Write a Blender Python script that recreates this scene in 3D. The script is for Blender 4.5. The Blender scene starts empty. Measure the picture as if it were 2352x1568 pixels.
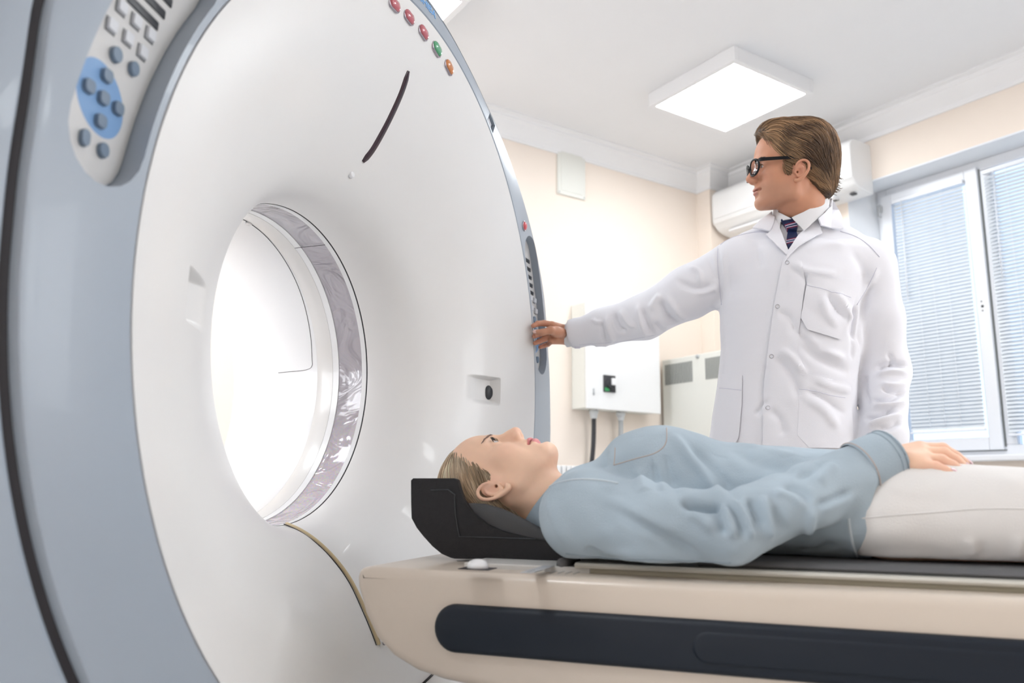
import bpy, bmesh, math, random
import numpy as np
from math import sin, cos, pi, radians, hypot, atan2, sqrt
from mathutils import Vector, Matrix
from mathutils.bvhtree import BVHTree
from mathutils.geometry import delaunay_2d_cdt
random.seed(7); RNG = np.random.default_rng(7)
COL = bpy.context.scene.collection
# ------------------------------------------------------------------ survey of the place
FPX = 1848.96; PITCH = .179; ROLL = .0093; HC = .82
CAM = np.array([0, 0, HC])
YR = .5842          # heading of the room
YS = 1.2212         # heading of the scanner
def frame(a): return np.array([[cos(a), sin(a), 0], [-sin(a), cos(a), 0], [0, 0, 1.]])
FS = frame(YS); FR = frame(YR)
ORG = FS.T @ np.array([1.3342*1.15, .67*1.15, 0]); ORG[2] = HC + .2378*1.15     # bore centre at the front rim
_fw = np.array([0, cos(PITCH), sin(PITCH)]); _up = np.array([0, -sin(PITCH), cos(PITCH)]); _ri = np.array([1, 0, 0.])
RI = cos(ROLL)*_ri + sin(ROLL)*_up; UP = -sin(ROLL)*_ri + cos(ROLL)*_up; FW = _fw
def ray(p): return RI*(p[0]-1176)/FPX + UP*(784-p[1])/FPX + FW
def W(p): return tuple(FS.T @ np.asarray(p, float) + ORG)            # scanner frame -> world
def WR(p): return tuple(FR.T @ np.asarray(p, float))                  # room frame -> world
def S(p, ax, v):                                                     # sighting -> scanner frame
    r = FS @ ray(p); c = FS @ (CAM-ORG); return c + (v-c[ax])/r[ax]*r
def R_(p, ax, v):
    r = FR @ ray(p); c = CAM.copy(); return c + (v-c[ax])/r[ax]*r
def AT(px, py, y):                                                   # sighting at world distance y
    r = ray((px, py)); return CAM + r*y/r[1]
# ------------------------------------------------------------------ materials
def mat(name, col, rough=.5, spec=.5, metal=0, var=.03, bump=0, bscale=60, sss=0, emit=None, es=1, coat=0, vcol=False, trans=0, sheen=0, nscale=6):
    m = bpy.data.materials.new(name); m.use_nodes = True; nt = m.node_tree; b = nt.nodes['Principled BSDF']
    tc = nt.nodes.new('ShaderNodeTexCoord'); n = nt.nodes.new('ShaderNodeTexNoise'); n.inputs['Scale'].default_value = nscale
    nt.links.new(tc.outputs['Object'], n.inputs['Vector'])
    mx = nt.nodes.new('ShaderNodeMixRGB'); mx.blend_type = 'MULTIPLY'; mx.inputs[0].default_value = 1
    rp = nt.nodes.new('ShaderNodeMapRange'); rp.inputs[3].default_value = 1-var; rp.inputs[4].default_value = 1+var
    nt.links.new(n.outputs['Fac'], rp.inputs[0])
    cb = nt.nodes.new('ShaderNodeCombineColor')
    for i in range(3): nt.links.new(rp.outputs[0], cb.inputs[i])
    nt.links.new(cb.outputs[0], mx.inputs[2])
    if vcol:
        a = nt.nodes.new('ShaderNodeAttribute'); a.attribute_name = 'Col'; nt.links.new(a.outputs['Color'], mx.inputs[1])
    else: mx.inputs[1].default_value = (*col, 1)
    nt.links.new(mx.outputs[0], b.inputs['Base Color'])
    b.inputs['Roughness'].default_value = rough; b.inputs['Specular IOR Level'].default_value = spec; b.inputs['Metallic'].default_value = metal
    b.inputs['Coat Weight'].default_value = coat; b.inputs['Transmission Weight'].default_value = trans
    if sheen: b.inputs['Sheen Weight'].default_value = sheen
    if sss:
        b.inputs['Subsurface Weight'].default_value = sss; b.inputs['Subsurface Radius'].default_value = (1, .35, .2); b.inputs['Subsurface Scale'].default_value = .006
    if emit: b.inputs['Emission Color'].default_value = (*emit, 1); b.inputs['Emission Strength'].default_value = es
    if bump:
        n2 = nt.nodes.new('ShaderNodeTexNoise'); n2.inputs['Scale'].default_value = bscale; n2.inputs['Detail'].default_value = 4
        nt.links.new(tc.outputs['Object'], n2.inputs['Vector'])
        bp = nt.nodes.new('ShaderNodeBump'); bp.inputs['Strength'].default_value = bump; bp.inputs['Distance'].default_value = .002
        nt.links.new(n2.outputs['Fac'], bp.inputs['Height']); nt.links.new(bp.outputs[0], b.inputs['Normal'])
    return m
# ------------------------------------------------------------------ object helpers
def empty(name, loc, label=None, cat=None, group=None):
    o = bpy.data.objects.new(name, None); o.empty_display_size = .05; o.location = loc; COL.objects.link(o)
    tag(o, label, cat, group); return o
def tag(o, label=None, cat=None, group=None, kind=None):
    if label: o['label'] = label
    if cat: o['category'] = cat
    if group: o['group'] = group
    if kind: o['kind'] = kind
    return o
def wloc(p):
    l = Vector((0, 0, 0))
    while p: l += p.location; p = p.parent
    return l
def obj(name, V, F, m, parent=None, smooth=True, loc=None, col=None, mi=None, sharp=None):
    """V in world coordinates"""
    me = bpy.data.meshes.new(name); V = np.asarray(V, float)
    base = np.array(wloc(parent)) if parent else np.zeros(3)
    l = np.array(loc, float) if loc is not None else (base if parent else V.mean(0))
    if parent and loc is None: l = base
    me.from_pydata((V-l).tolist(), [], [tuple(int(i) for i in f) for f in F])
    for mm in (m if isinstance(m, (list, tuple)) else [m]): me.materials.append(mm)
    if mi is not None: me.polygons.foreach_set('material_index', mi)
    if col is not None:
        a = me.color_attributes.new('Col', 'FLOAT_COLOR', 'POINT')
        a.data.foreach_set('color', np.concatenate([col, np.ones((len(col), 1))], 1).astype(np.float32).ravel())
    bm = bmesh.new(); bm.from_mesh(me); bmesh.ops.recalc_face_normals(bm, faces=bm.faces); bm.to_mesh(me); bm.free()
    me.polygons.foreach_set('use_smooth', [smooth]*len(me.polygons))
    if smooth and sharp is not None:
        me.set_sharp_from_angle(angle=radians(sharp))
    me.update()
    o = bpy.data.objects.new(name, me); COL.objects.link(o)
    if parent: o.parent = parent; o.location = Vector(l-base)
    else: o.location = l
    return o
def box(x0, x1, y0, y1, z0, z1, T=WR, bev=0, seg=2):
    bm = bmesh.new(); bmesh.ops.create_cube(bm, size=1)
    for v in bm.verts: v.co = Vector(((x0+x1)/2+v.co.x*(x1-x0), (y0+y1)/2+v.co.y*(y1-y0), (z0+z1)/2+v.co.z*(z1-z0)))
    if bev: bmesh.ops.bevel(bm, geom=bm.edges[:], offset=bev, segments=seg, profile=.5, affect='EDGES')
    bm.verts.index_update()
    V = [T(tuple(v.co)) for v in bm.verts]; F = [[v.index for v in f.verts] for f in bm.faces]; bm.free(); return V, F
def merge(*parts):
    V = []; F = []
    for v, f in parts:
        n = len(V); V += [tuple(p) for p in v]; F += [[i+n for i in q] for q in f]
    return V, F
def loft(loops, closed=True, cap0=False, cap1=False):
    n = len(loops[0]); V = [tuple(p) for l in loops for p in l]; F = []
    for k in range(len(loops)-1):
        for i in range(n if closed else n-1):
            j = (i+1) % n; F.append([k*n+i, k*n+j, (k+1)*n+j, (k+1)*n+i])
    if cap0: F.append(list(range(n))[::-1])
    if cap1: F.append([(len(loops)-1)*n+i for i in range(n)])
    return V, F
def tube(P, r, n=8, cap=True, flat=1):
    P = [Vector(p) for p in P]; r = r if hasattr(r, '__len__') else [r]*len(P); loops = []; up = None
    for i, p in enumerate(P):
        t = (P[min(i+1, len(P)-1)]-P[max(i-1, 0)]).normalized()
        if up is None: up = t.orthogonal().normalized()
        up = (up-t*up.dot(t)).normalized(); s = t.cross(up)
        loops.append([tuple(p+(up*cos(2*pi*k/n)+s*sin(2*pi*k/n)*flat)*r[i]) for k in range(n)])
    return loft(loops, True, cap, cap)
def cyl(a, b, r, r2=None, n=24, bev=0):
    a = Vector(a); b = Vector(b); r2 = r if r2 is None else r2
    if not bev: return tube([a, b], [r, r2], n)
    d = (b-a).normalized()
    return tube([a, a+d*1e-5, b-d*bev, b-d*bev*.3, b], [r*.99, r, r2, r2-bev*.3, r2-bev], n)
def catmull(P, n=8, closed=False):
    P = np.asarray(P, float); out = []; N = len(P)
    for i in range(N if closed else N-1):
        if closed: a, b, c, d = P[(i-1) % N], P[i], P[(i+1) % N], P[(i+2) % N]
        else: a, b, c, d = P[max(i-1, 0)], P[i], P[i+1], P[min(i+2, N-1)]
        for k in range(n):
            t = k/n; out.append(.5*((2*b)+(-a+c)*t+(2*a-5*b+4*c-d)*t*t+(-a+3*b-3*c+d)*t**3))
    if not closed: out.append(P[-1])
    return np.array(out)
def poly_fill(poly, step, T, thick, nrm, inner=True):
    """slab over a closed 2-D outline; T maps 2-D to world point, nrm the thickness direction"""
    V2, F = tri2d(poly, step); A = [np.array(T(p)) for p in V2]
    return slab(A, F, len(poly), [np.array(nrm)*thick]*len(A))
def inpoly(p, poly):
    c = False; n = len(poly)
    for i in range(n):
        a = poly[i]; b = poly[i-1]
        if (a[1] > p[1]) != (b[1] > p[1]) and p[0] < (b[0]-a[0])*(p[1]-a[1])/(b[1]-a[1])+a[0]: c = not c
    return c
def tri2d(poly, step):
    poly = [tuple(p) for p in poly]; n = len(poly); pts = list(poly)
    if step:
        x0 = min(p[0] for p in poly); x1 = max(p[0] for p in poly); y0 = min(p[1] for p in poly); y1 = max(p[1] for p in poly)
        P = np.array(poly)
        for x in np.arange(x0+step/2, x1, step):
            for y in np.arange(y0+step/2, y1, step):
                if inpoly((x, y), poly) and np.min(np.hypot(P[:, 0]-x, P[:, 1]-y)) > step*.45: pts.append((x, y))
    r = delaunay_2d_cdt([Vector(p) for p in pts], [(i, (i+1) % n) for i in range(n)], [], 1, 1e-7)
    return [tuple(v) for v in r[0]], [list(f) for f in r[2]]
def slab(A, F, nb, off):
    A = [np.asarray(a, float) for a in A]; n = len(A); V = A+[a+o for a, o in zip(A, off)]
    FF = [f[::-1] for f in F]+[[i+n for i in f] for f in F]
    cnt = {}
    for f in F:
        for i in range(len(f)): e = (f[i], f[(i+1) % len(f)]); cnt[tuple(sorted(e))] = cnt.get(tuple(sorted(e)), 0)+1
    for f in F:
        for i in range(len(f)):
            a, b = f[i], f[(i+1) % len(f)]
            if cnt[tuple(sorted((a, b)))] == 1: FF.append([a, b, b+n, a+n])
    return V, FF
def densify(poly, step):
    out = []
    for i in range(len(poly)):
        a = np.array(poly[i], float); b = np.array(poly[(i+1) % len(poly)], float); k = max(1, int(np.linalg.norm(b-a)/step))
        for j in range(k): out.append(tuple(a+(b-a)*j/k))
    return out
def boolean(o, cutters, op='DIFFERENCE'):
    for c in cutters:
        md = o.modifiers.new('b', 'BOOLEAN'); md.object = c; md.operation = op; md.solver = 'EXACT'
    dg = bpy.context.evaluated_depsgraph_get(); dg.update(); me = bpy.data.meshes.new_from_object(o.evaluated_get(dg)); o.modifiers.clear(); o.data = me
    for c in cutters: bpy.data.objects.remove(c)
    return o
# ================================================================== MATERIALS
M_face = mat('white_cover', (.80, .795, .79), .32, .45, coat=.15, var=.012)
M_lip = mat('bore_white', (.82, .825, .84), .28, .5, coat=.2, var=.01)
M_bez = mat('blue_grey_cover', (.35, .40, .465), .36, .5, coat=.1, var=.02)
M_bezd = mat('recess_grey', (.30, .33, .38), .45, var=.02)
M_seam = mat('dark_seam', (.012, .01, .014), .6)
M_pearl = mat('pearl_liner', (.74, .73, .72), .25, .5, coat=.3, var=.01)
M_black = mat('gloss_black', (.03, .012, .02), .15, .5)
M_dark = mat('dark_panel', (.035, .038, .045), .35)
M_key = mat('grey_key', (.62, .64, .68), .4)
M_bkey = mat('slate_key', (.16, .22, .30), .4)
M_blue = mat('light_blue_pad', (.20, .36, .62), .45)
M_pad = mat('panel_cream', (.60, .60, .60), .4)
M_red = mat('red_lens', (.50, .10, .13), .12, .6, coat=1)
M_green = mat('green_lens', (.07, .36, .17), .12, .6, coat=1)
M_orange = mat('orange_lens', (.62, .22, .06), .12, .6, coat=1)
M_chrome = mat('lens_rim', (.42, .38, .42), .2, metal=.8)
M_logo = mat('logo_blue', (.20, .46, .85), .4)
M_beige = mat('table_beige', (.68, .59, .50), .3, .5, coat=.15, var=.015)
M_beltc = mat('belt_cream', (.62, .50, .30), .5)
M_navy = mat('navy_bumper', (.010, .015, .024), .45, .3)
M_cradle = mat('cradle_cream', (.62, .60, .54), .35)
M_matt = mat('mattress_grey', (.12, .12, .125), .75, bump=.3, bscale=400)
M_plate = mat('plate_grey', (.66, .65, .63), .4)
M_wall = mat('peach_plaster', (.86, .765, .68), .85, .2, var=.015, bump=.1, bscale=120)
M_wallp = M_wall
M_ceil = mat('ceiling_plaster', (.80, .80, .81), .8, .2, var=.01)
M_crown = mat('white_moulding', (.84, .84, .85), .5, .3, var=.01)
M_floor = mat('vinyl_floor', (.66, .655, .65), .45, var=.06)
M_pvc = mat('white_pvc', (.80, .82, .86), .3, .5, var=.01)
M_rev = mat('reveal_paint', (.82, .85, .89), .7, .2, var=.01)
M_slat = mat('blind_slat', (.66, .70, .74), .45, .4, var=.01)
M_ac = mat('appliance_white', (.82, .82, .82), .35, var=.01)
M_vent = mat('vent_dark', (.20, .21, .20), .6)
M_cab = mat('cabinet_cream', (.74, .74, .69), .45, var=.01)
M_cable = mat('black_cable', (.03, .03, .035), .5)
M_gland = mat('grey_gland', (.45, .47, .48), .5)
M_lampf = mat('lamp_frame', (.80, .80, .81), .5, var=.01)
M_lamp = mat('lamp_diffuser', (.95, .95, .95), .6, emit=(.93, .97, 1), es=17)
M_gl = mat('window_glass', (.8, .9, 1), .02, .5, trans=1)

# ================================================================== CAMERA + WORLD
cd = bpy.data.cameras.new('camera'); cam = bpy.data.objects.new('camera', cd); COL.objects.link(cam)
cd.sensor_width = 36; cd.lens = 36*FPX/2352; cd.clip_start = .02
Mx = Matrix([[RI[i], UP[i], -FW[i], CAM[i]] for i in range(3)]+[[0, 0, 0, 1]]); cam.matrix_world = Mx
cd.dof.use_dof = True; cd.dof.focus_distance = 1.9; cd.dof.aperture_fstop = 3.2
sc = bpy.context.scene; sc.camera = cam
sc.view_settings.view_transform = 'Standard'; sc.view_settings.look = 'None'; sc.view_settings.gamma = 1; sc.view_settings.use_curve_mapping = False
sc.view_settings.exposure = 0.29
w = bpy.data.worlds.new('sky'); sc.world = w; w.use_nodes = True; nt = w.node_tree
sky = nt.nodes.new('ShaderNodeTexSky'); sky.sky_type = 'HOSEK_WILKIE'; sky.turbidity = 4; sky.ground_albedo = .4
sky.sun_direction = tuple(Vector((-.5, -.4, .7)).normalized())
mxs = nt.nodes.new('ShaderNodeMixRGB'); mxs.inputs[0].default_value = .6; mxs.inputs[2].default_value = (.62, .72, .86, 1)
nt.links.new(sky.outputs[0], mxs.inputs[1]); nt.links.new(mxs.outputs[0], nt.nodes['Background'].inputs[0]); nt.nodes['Background'].inputs[1].default_value = 2.8

# ================================================================== ROOM (room frame)
HCEIL = 3.0; XA = 4.265; XP = 4.08; YB = 3.815; YP = 3.69; XL = -2.6; YF = -2.6
def struct(name, vf, m, **k):
    o = obj(name, *vf, m, smooth=False, **k); tag(o, kind='structure'); return o
struct('floor', box(XL-.1, XA+.5, YF-.1, YB+.1, -.1, 0), M_floor)
struct('ceiling', box(XL-.1, XA+.5, YF-.1, YB+.1, HCEIL, HCEIL+.1), M_ceil)
struct('wall_back', box(XL-.1, XA+.5, YB, YB+.12, 0, HCEIL), M_wall)
struct('wall_left', box(XL-.1, XL, YF, YB, 0, HCEIL), M_wall)
struct('wall_front', box(XL-.1, XA+.5, YF-.1, YF, 0, HCEIL), M_wall)
WY1 = 2.765; WY0 = -.4; WZT = float(R_((2200, 348), 0, XA)[2]); WZB = 1.0; WD = .26
struct('wall_right', merge(box(XA, XA+WD+.1, WY1, YB, 0, HCEIL), box(XA, XA+WD+.1, YF, WY0, 0, HCEIL),
                           box(XA, XA+WD+.1, WY0, WY1, WZT, HCEIL), box(XA, XA+WD+.1, WY0, WY1, 0, WZB-.03)), M_wall)
struct('wall_pilaster', box(XP, XA, YP, YB, 0, HCEIL), M_wall)
# reveal linings in white paint
reveal = loft([[WR((XA-.001, WY1, z)), WR((XA+.20, WY1-.072, z)), WR((XA+WD, WY1-.072, z)), WR((XA+WD, WY1, z))] for z in (WZB, WZT)], True, True, True)
struct('trim_1', merge(reveal, box(XA-.001, XA+WD, WY0, WY1-.008, WZT-.008, WZT), box(XA-.001, XA+WD, WY0, WY0+.008, WZB, WZT)), M_rev)
# crown moulding with a stepped profile following the corner
prof = [(.0, -.125), (.012, -.125), (.016, -.10), (.03, -.085), (.055, -.06), (.075, -.035), (.085, -.03), (.09, -.012), (.125, -.008), (.125, 0), (0, 0)]
def crown(path, name):
    P = [np.array(p, float) for p in path]; loops = []
    for i, p in enumerate(P):
        d0 = P[i]-P[i-1] if i else P[1]-P[0]; d1 = P[i+1]-P[i] if i < len(P)-1 else d0
        d0 = d0/np.linalg.norm(d0); d1 = d1/np.linalg.norm(d1)
        n0 = np.array([d0[1], -d0[0]]); n1 = np.array([d1[1], -d1[0]]); m = (n0+n1)/(1+n0@n1)
        loops.append([WR((p[0]+m[0]*a, p[1]+m[1]*a, HCEIL+b)) for a, b in prof])
    return struct(name, loft(loops, True, True, True), M_crown)
crown([(XL, YF), (XL, YB), (XP, YB), (XP, YP), (XA, YP), (XA, YF), (XL, YF)], 'trim_2')
# window sill
struct('window_sill', box(XA-.06, XA+WD, WY0, WY1, WZB-.03, WZB, bev=.006), M_pvc)
# ---- window frame: fixed outer frame, sashes, glazing
wx = XA+.19
gl = R_((2243.8, 403), 0, wx)[1]
def ring(y0, y1, z0, z1, x0, x1, w, bev=.004):
    return merge(box(x0, x1, y0, y0+w, z0, z1, bev=bev), box(x0, x1, y1-w, y1, z0, z1, bev=bev), box(x0, x1, y0+w, y1-w, z0, z0+w, bev=bev), box(x0, x1, y0+w, y1-w, z1-w, z1, bev=bev))
struct('window_1', merge(ring(WY0, WY1-.074, WZB, WZT-.008, wx, wx+.06, .06), box(wx, wx+.06, gl-.07, gl-.005, WZB+.06, WZT-.07, bev=.004),
                         box(wx, wx+.06, .62, .68, WZB+.06, WZT-.07, bev=.004)), M_pvc)
sash = struct('window_2', ring(gl-.008, WY1-.105, WZB+.035, WZT-.05, wx-.022, wx+.03, .068), M_pvc)
seamw = struct('window_3', merge(box(wx-.004, wx+.002, gl-.016, gl-.008, WZB+.05, WZT-.06), box(wx-.004, wx+.002, gl-.016, WY1-.11, WZB+.03, WZB+.035)), M_vent)
struct('window_4', merge(box(wx+.02, wx+.026, gl+.05, WY1-.16, WZB+.09, WZT-.1), box(wx+.03, wx+.036, .68, gl-.07, WZB+.05, WZT-.06), box(wx+.03, wx+.036, WY0+.05, .62, WZB+.05, WZT-.06)), M_gl)
# handle fixing holes on the sash and a hinge
hd = []
for (px, py, r) in ((2254, 692, .004), (2256.5, 703, .0075), (2257, 713, .004)):
    p = R_((px, py), 0, wx-.023); hd.append(cyl(WR((wx-.0235, p[1], p[2])), WR((wx-.021, p[1], p[2])), r, n=14))
struct('window_handle_mount', merge(*hd), M_cable)
p = R_((2023, 485), 0, wx-.03)
struct('window_hinge', merge(tube([WR((wx-.03, p[1], p[2]+.04)), WR((wx-.04, p[1]+.012, p[2]+.03)), WR((wx-.04, p[1]+.012, p[2]-.03)), WR((wx-.03, p[1], p[2]-.04))], .004), cyl(WR((wx-.032, p[1], p[2]-.01)), WR((wx-.032, p[1], p[2]+.03)), .007, n=10)), M_gland)
# ---- venetian blinds: slats turned nearly shut, cords, rails
def blind(y0, y1, zt, zb, x, tilt, label, openy=None):
    e = empty('window_blind', WR((x, (y0+y1)/2, zb-.02)), label, 'blind', 'white venetian blinds at the window')
    obj('head_rail', *box(x-.012, x+.014, y0, y1, zt, zt+.024, bev=.003), M_pvc, e, False)
    obj('bottom_rail', *box(x-.012, x+.012, y0, y1, zb-.02, zb-.008, bev=.003), M_pvc, e, False)
    parts = []; n = int((zt-zb)/.0205)
    for i in range(n):
        z = zb+.01+i*(zt-zb-.012)/n; loops = []
        for yy in np.linspace(y0+.003, y1-.003, 9):
            t = tilt if openy is None or yy > openy else .35
            loops.append([WR((x+a*.0125*cos(t)-.0018*(1-a*a)*sin(t), yy, z+a*.0125*sin(t)+.0018*(1-a*a)*cos(t))) for a in (-1, -.5, 0, .5, 1)])
        parts.append(loft(loops, False))
    obj('slats', *merge(*parts), M_slat, e)
    cs = [tube([WR((x-.014, yy, zt)), WR((x-.014, yy, zb-.01))], .0011, 5) for yy in (y0+.12, (y0+y1)/2, y1-.12)]
    obj('ladder_cords', *merge(*cs), M_pvc, e)
    obj('wand', *tube([WR((x-.02, y1-.06, zt)), WR((x-.022, y1-.055, zt-.6))], .003, 6), M_pvc, e)
    return e
zb1 = R_((2180, 984), 0, wx-.035)[2]; yb0 = R_((2211, 417), 0, wx-.035)[1]; yb1 = R_((2052, 470), 0, wx-.035)[1]; zt1 = R_((2211, 421), 0, wx-.035)[2]
blind(yb0, yb1, zt1, zb1, wx-.035, 1.12, 'white closed venetian blind on the narrow sash right behind the standing man')
ybr = R_((2258, 405), 0, wx-.02)[1]; opn = R_((2312, 390), 0, wx-.02)[1]
blind(.70, ybr, R_((2300, 389), 0, wx-.02)[2], R_((2320, 992), 0, wx-.02)[2], wx-.02, 1.0, 'white venetian blind with half open slats, at the right edge of the photo')
blind(WY0+.08, .6, WZT-.1, R_((2320, 992), 0, wx-.02)[2], wx-.02, .9, 'white venetian blind on the far end pane, outside the right edge')

# added glowing panels out of view: right wall fill, left wall bore light
M_fillglow = mat('fill_glow', (.9, .92, .95), .7, emit=(.90, .95, 1), es=6)
struct('fill_frame_right', merge(ring(-2.35, -.75, 1.0, 2.62, XA-.03, XA+.0, .06), box(XA-.03, XA, -1.58, -1.52, 1.06, 2.56)), M_pvc)
struct('fill_panel_right', merge(box(XA-.012, XA-.008, -2.29, -1.58, 1.06, 2.56), box(XA-.012, XA-.008, -1.52, -.81, 1.06, 2.56)), M_fillglow)  # added glowing panels, unseen side light for the room
struct('fill_frame_left', ring(.6, 2.9, 1.0, 2.6, XL, XL+.03, .06), M_pvc)
struct('fill_panel_left', box(XL+.008, XL+.012, .66, 2.84, 1.06, 2.54), mat('fill_glow_left', (.9, .92, .95), .7, emit=(.95, .97, 1), es=6))  # added glowing panel, brightens the inside of the bore
# ================================================================== CEILING LAMPS
def lamp(x, y, label, first=[None]):
    if first[0] is None:
        e = empty('ceiling_lamp', WR((0, 0, HCEIL-.08)), label, 'lamp', 'square ceiling lamps'); e.rotation_euler = (0, 0, 0)
        s = .31
        body = merge(box(-s, -s+.03, -s, s, HCEIL-.08, HCEIL, bev=.002), box(s-.03, s, -s, s, HCEIL-.08, HCEIL, bev=.002), box(-s+.03, s-.03, -s, -s+.03, HCEIL-.08, HCEIL, bev=.002), box(-s+.03, s-.03, s-.03, s, HCEIL-.08, HCEIL, bev=.002))
        obj('frame', *body, M_lampf, e, False)
        obj('diffuser', *box(-s+.028, s-.028, -s+.028, s-.028, HCEIL-.078, HCEIL-.07), M_lamp, e, False)
        first[0] = e
    else:
        src = first[0]; e = src.copy(); COL.objects.link(e); e['label'] = label
        for ch in src.children:
            c = ch.copy(); c.parent = e; COL.objects.link(c)
    e.location = WR((x, y, HCEIL-.08)); return e
lamp(3.255, 2.78, 'square glowing ceiling lamp above the standing man')
lamp(1.30, 3.10, 'square glowing ceiling lamp partly hidden behind the scanner rim at the top')
lamp(3.255, .75, 'added unseen square ceiling lamp over the foot end of the table, outside the frame')  # added lamp, unseen, lights the scene from the right
lamp(-.75, .9, 'added unseen square ceiling lamp behind the left side of the scanner, outside the frame')  # added unseen lamp, more light behind the scanner
lamp(-.75, 2.9, 'added square ceiling lamp behind the scanner, hidden')  # added lamp, never seen, lights the rear of the bore
lamp(3.255, -1.3, 'added unseen square ceiling lamp behind the camera by the window wall, outside the frame')  # added unseen lamp, light from behind the camera
# ================================================================== CT SCANNER (scanner frame)
ct = empty('ct_scanner', W((0, .45, -ORG[2])), 'huge white ring shaped CT scanner with blue grey rim, open bore at its centre', 'scanner')
PR = catmull([(0, .787), (.012, .745), (.033, .685), (.062, .62), (.095, .56), (.13, .505), (.165, .455), (.2, .413), (.235, .386), (.27, .371), (.305, .3645), (.334, .3625)], 10)
def yprof(r): return np.interp(r, PR[::-1, 1], PR[::-1, 0])
def hit(p):
    """where a sight line meets the dished front"""
    for y in np.arange(0, .4, .0005):
        q = S(p, 1, y)
        if q[1] >= yprof(min(hypot(q[0], q[2]), .787)) and hypot(q[0], q[2]) < .9: return q
    return S(p, 1, 0)
def rec_bump(r, th):
    """hand sized recesses left and right of the bore"""
    x = r*np.cos(th); z = r*np.sin(th); out = np.zeros_like(r)
    def sm(t): t = np.clip(t, 0, 1); return t*t*(3-2*t)
    for sg in (1, -1):
        u = sg*x; zz = z-RC[1]
        ax = sm((u-(RC[0]-.075))/.09); bx = sm(((RC[0]+.04)-u)/.006)
        az = sm((zz+.042)/.018)*sm((.042-zz)/.009)
        out = out+.027*ax*bx*az
    return out
_h = hit((1122, 897)); RC = (float(_h[0]), float(_h[2]))
TH = np.sort(np.concatenate([np.arange(0, 2*pi, 2*pi/240), (np.arange(-90, 91)*.0016) % (2*pi), pi+np.arange(-90, 91)*.0016]))
TH = TH[np.concatenate([[True], np.diff(TH) > 3e-4])]
rr = np.unique(np.round(np.concatenate([PR[:, 1], np.arange(.52, .76, .004)]), 4))[::-1]
loops = []
for r in rr:
    q = np.full_like(TH, r); y = yprof(q)+rec_bump(q, TH); loops.append([W((r*cos(t), yy, r*sin(t))) for t, yy in zip(TH, y)])
loops.insert(0, [W((.789*cos(t), .03, .789*sin(t))) for t in TH]); loops.insert(1, [W((.788*cos(t), .004, .788*sin(t))) for t in TH])
loops.append([W((.363*cos(t), .337, .363*sin(t))) for t in TH]); loops.append([W((.38*cos(t), .339, .38*sin(t))) for t in TH])
obj('front_cover', *loft(loops), M_face, ct, sharp=40)
TC = np.linspace(0, 2*pi, 161)[:-1]
def revolve(name, pr, m, T=TC, sharp=40, par=ct):
    return obj(name, *loft([[W((r*cos(t), y, r*sin(t))) for t in T] for y, r in pr]), m, par, sharp=sharp)
revolve('bore_seam', [(.336, .3628), (.340, .3628), (.340, .372), (.336, .372)], M_seam)
revolve('entry_ring', [(.3395, .3622), (.353, .3622), (.353, .366), (.3395, .366)], M_lip)
Mf = mat('iridescent_film', (.42, .40, .44), .12, .6, var=.02, coat=.6); nt = Mf.node_tree; b = nt.nodes['Principled BSDF']
tc = nt.nodes.new('ShaderNodeTexCoord'); v = nt.nodes.new('ShaderNodeTexNoise'); v.inputs['Scale'].default_value = 260; v.inputs['Detail'].default_value = 1
hs = nt.nodes.new('ShaderNodeHueSaturation'); hs.inputs['Color'].default_value = (.62, .40, .52, 1)
n3 = nt.nodes.new('ShaderNodeTexNoise'); n3.inputs['Scale'].default_value = 9
mr = nt.nodes.new('ShaderNodeMapRange'); mr.inputs[3].default_value = -.6; mr.inputs[4].default_value = 1.6
nt.links.new(tc.outputs['Object'], v.inputs[0]); nt.links.new(tc.outputs['Object'], n3.inputs[0]); nt.links.new(v.outputs['Fac'], mr.inputs[0]); nt.links.new(mr.outputs[0], hs.inputs['Hue'])
sp = nt.nodes.new('ShaderNodeSeparateXYZ'); nt.links.new(tc.outputs['Object'], sp.inputs[0])
m2 = nt.nodes.new('ShaderNodeMapRange'); m2.inputs[1].default_value = ORG[2]-.02; m2.inputs[2].default_value = ORG[2]-.30; m2.inputs[3].default_value = .05; m2.inputs[4].default_value = .6; nt.links.new(sp.outputs[2], m2.inputs[0])
mm = nt.nodes.new('ShaderNodeMixRGB'); mm.inputs[1].default_value = (.40, .38, .42, 1); nt.links.new(m2.outputs[0], mm.inputs[0]); nt.links.new(hs.outputs[0], mm.inputs[2]); nt.links.new(mm.outputs[0], b.inputs['Base Color'])
wv = nt.nodes.new('ShaderNodeTexNoise'); wv.inputs['Scale'].default_value = 11; wv.inputs['Distortion'].default_value = 1.5; nt.links.new(tc.outputs['Object'], wv.inputs[0])
bp = nt.nodes.new('ShaderNodeBump'); bp.inputs['Strength'].default_value = .8; bp.inputs['Distance'].default_value = .02; nt.links.new(wv.outputs['Fac'], bp.inputs['Height']); nt.links.new(bp.outputs[0], b.inputs['Normal'])
revolve('scan_window_film', [(.352, .3640), (.378, .3655), (.402, .3655), (.427, .3640)], Mf)
revolve('liner_ring', [(.4255, .366), (.4255, .3622), (.444, .3622), (.4445, .366)], M_lip)
revolve('pearl_ring', [(.444, .366), (.444, .3616), (.462, .3610), (.485, .3625), (.497, .3660), (.4975, .372)], M_pearl)
revolve('rear_liner', [(.496, .3655), (.52, .3665), (.56, .371), (.62, .383), (.70, .408), (.78, .440), (.84, .468), (.88, .495), (.895, .53), (.90, .58), (.90, .75)], M_lip)
rp = [(.497, .3655), (.52, .3665), (.56, .371), (.62, .383), (.70, .408), (.78, .440), (.84, .468), (.88, .495)]
def rear_r(y): return np.interp(y, [a for a, _ in rp], [b for _, b in rp])
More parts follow.
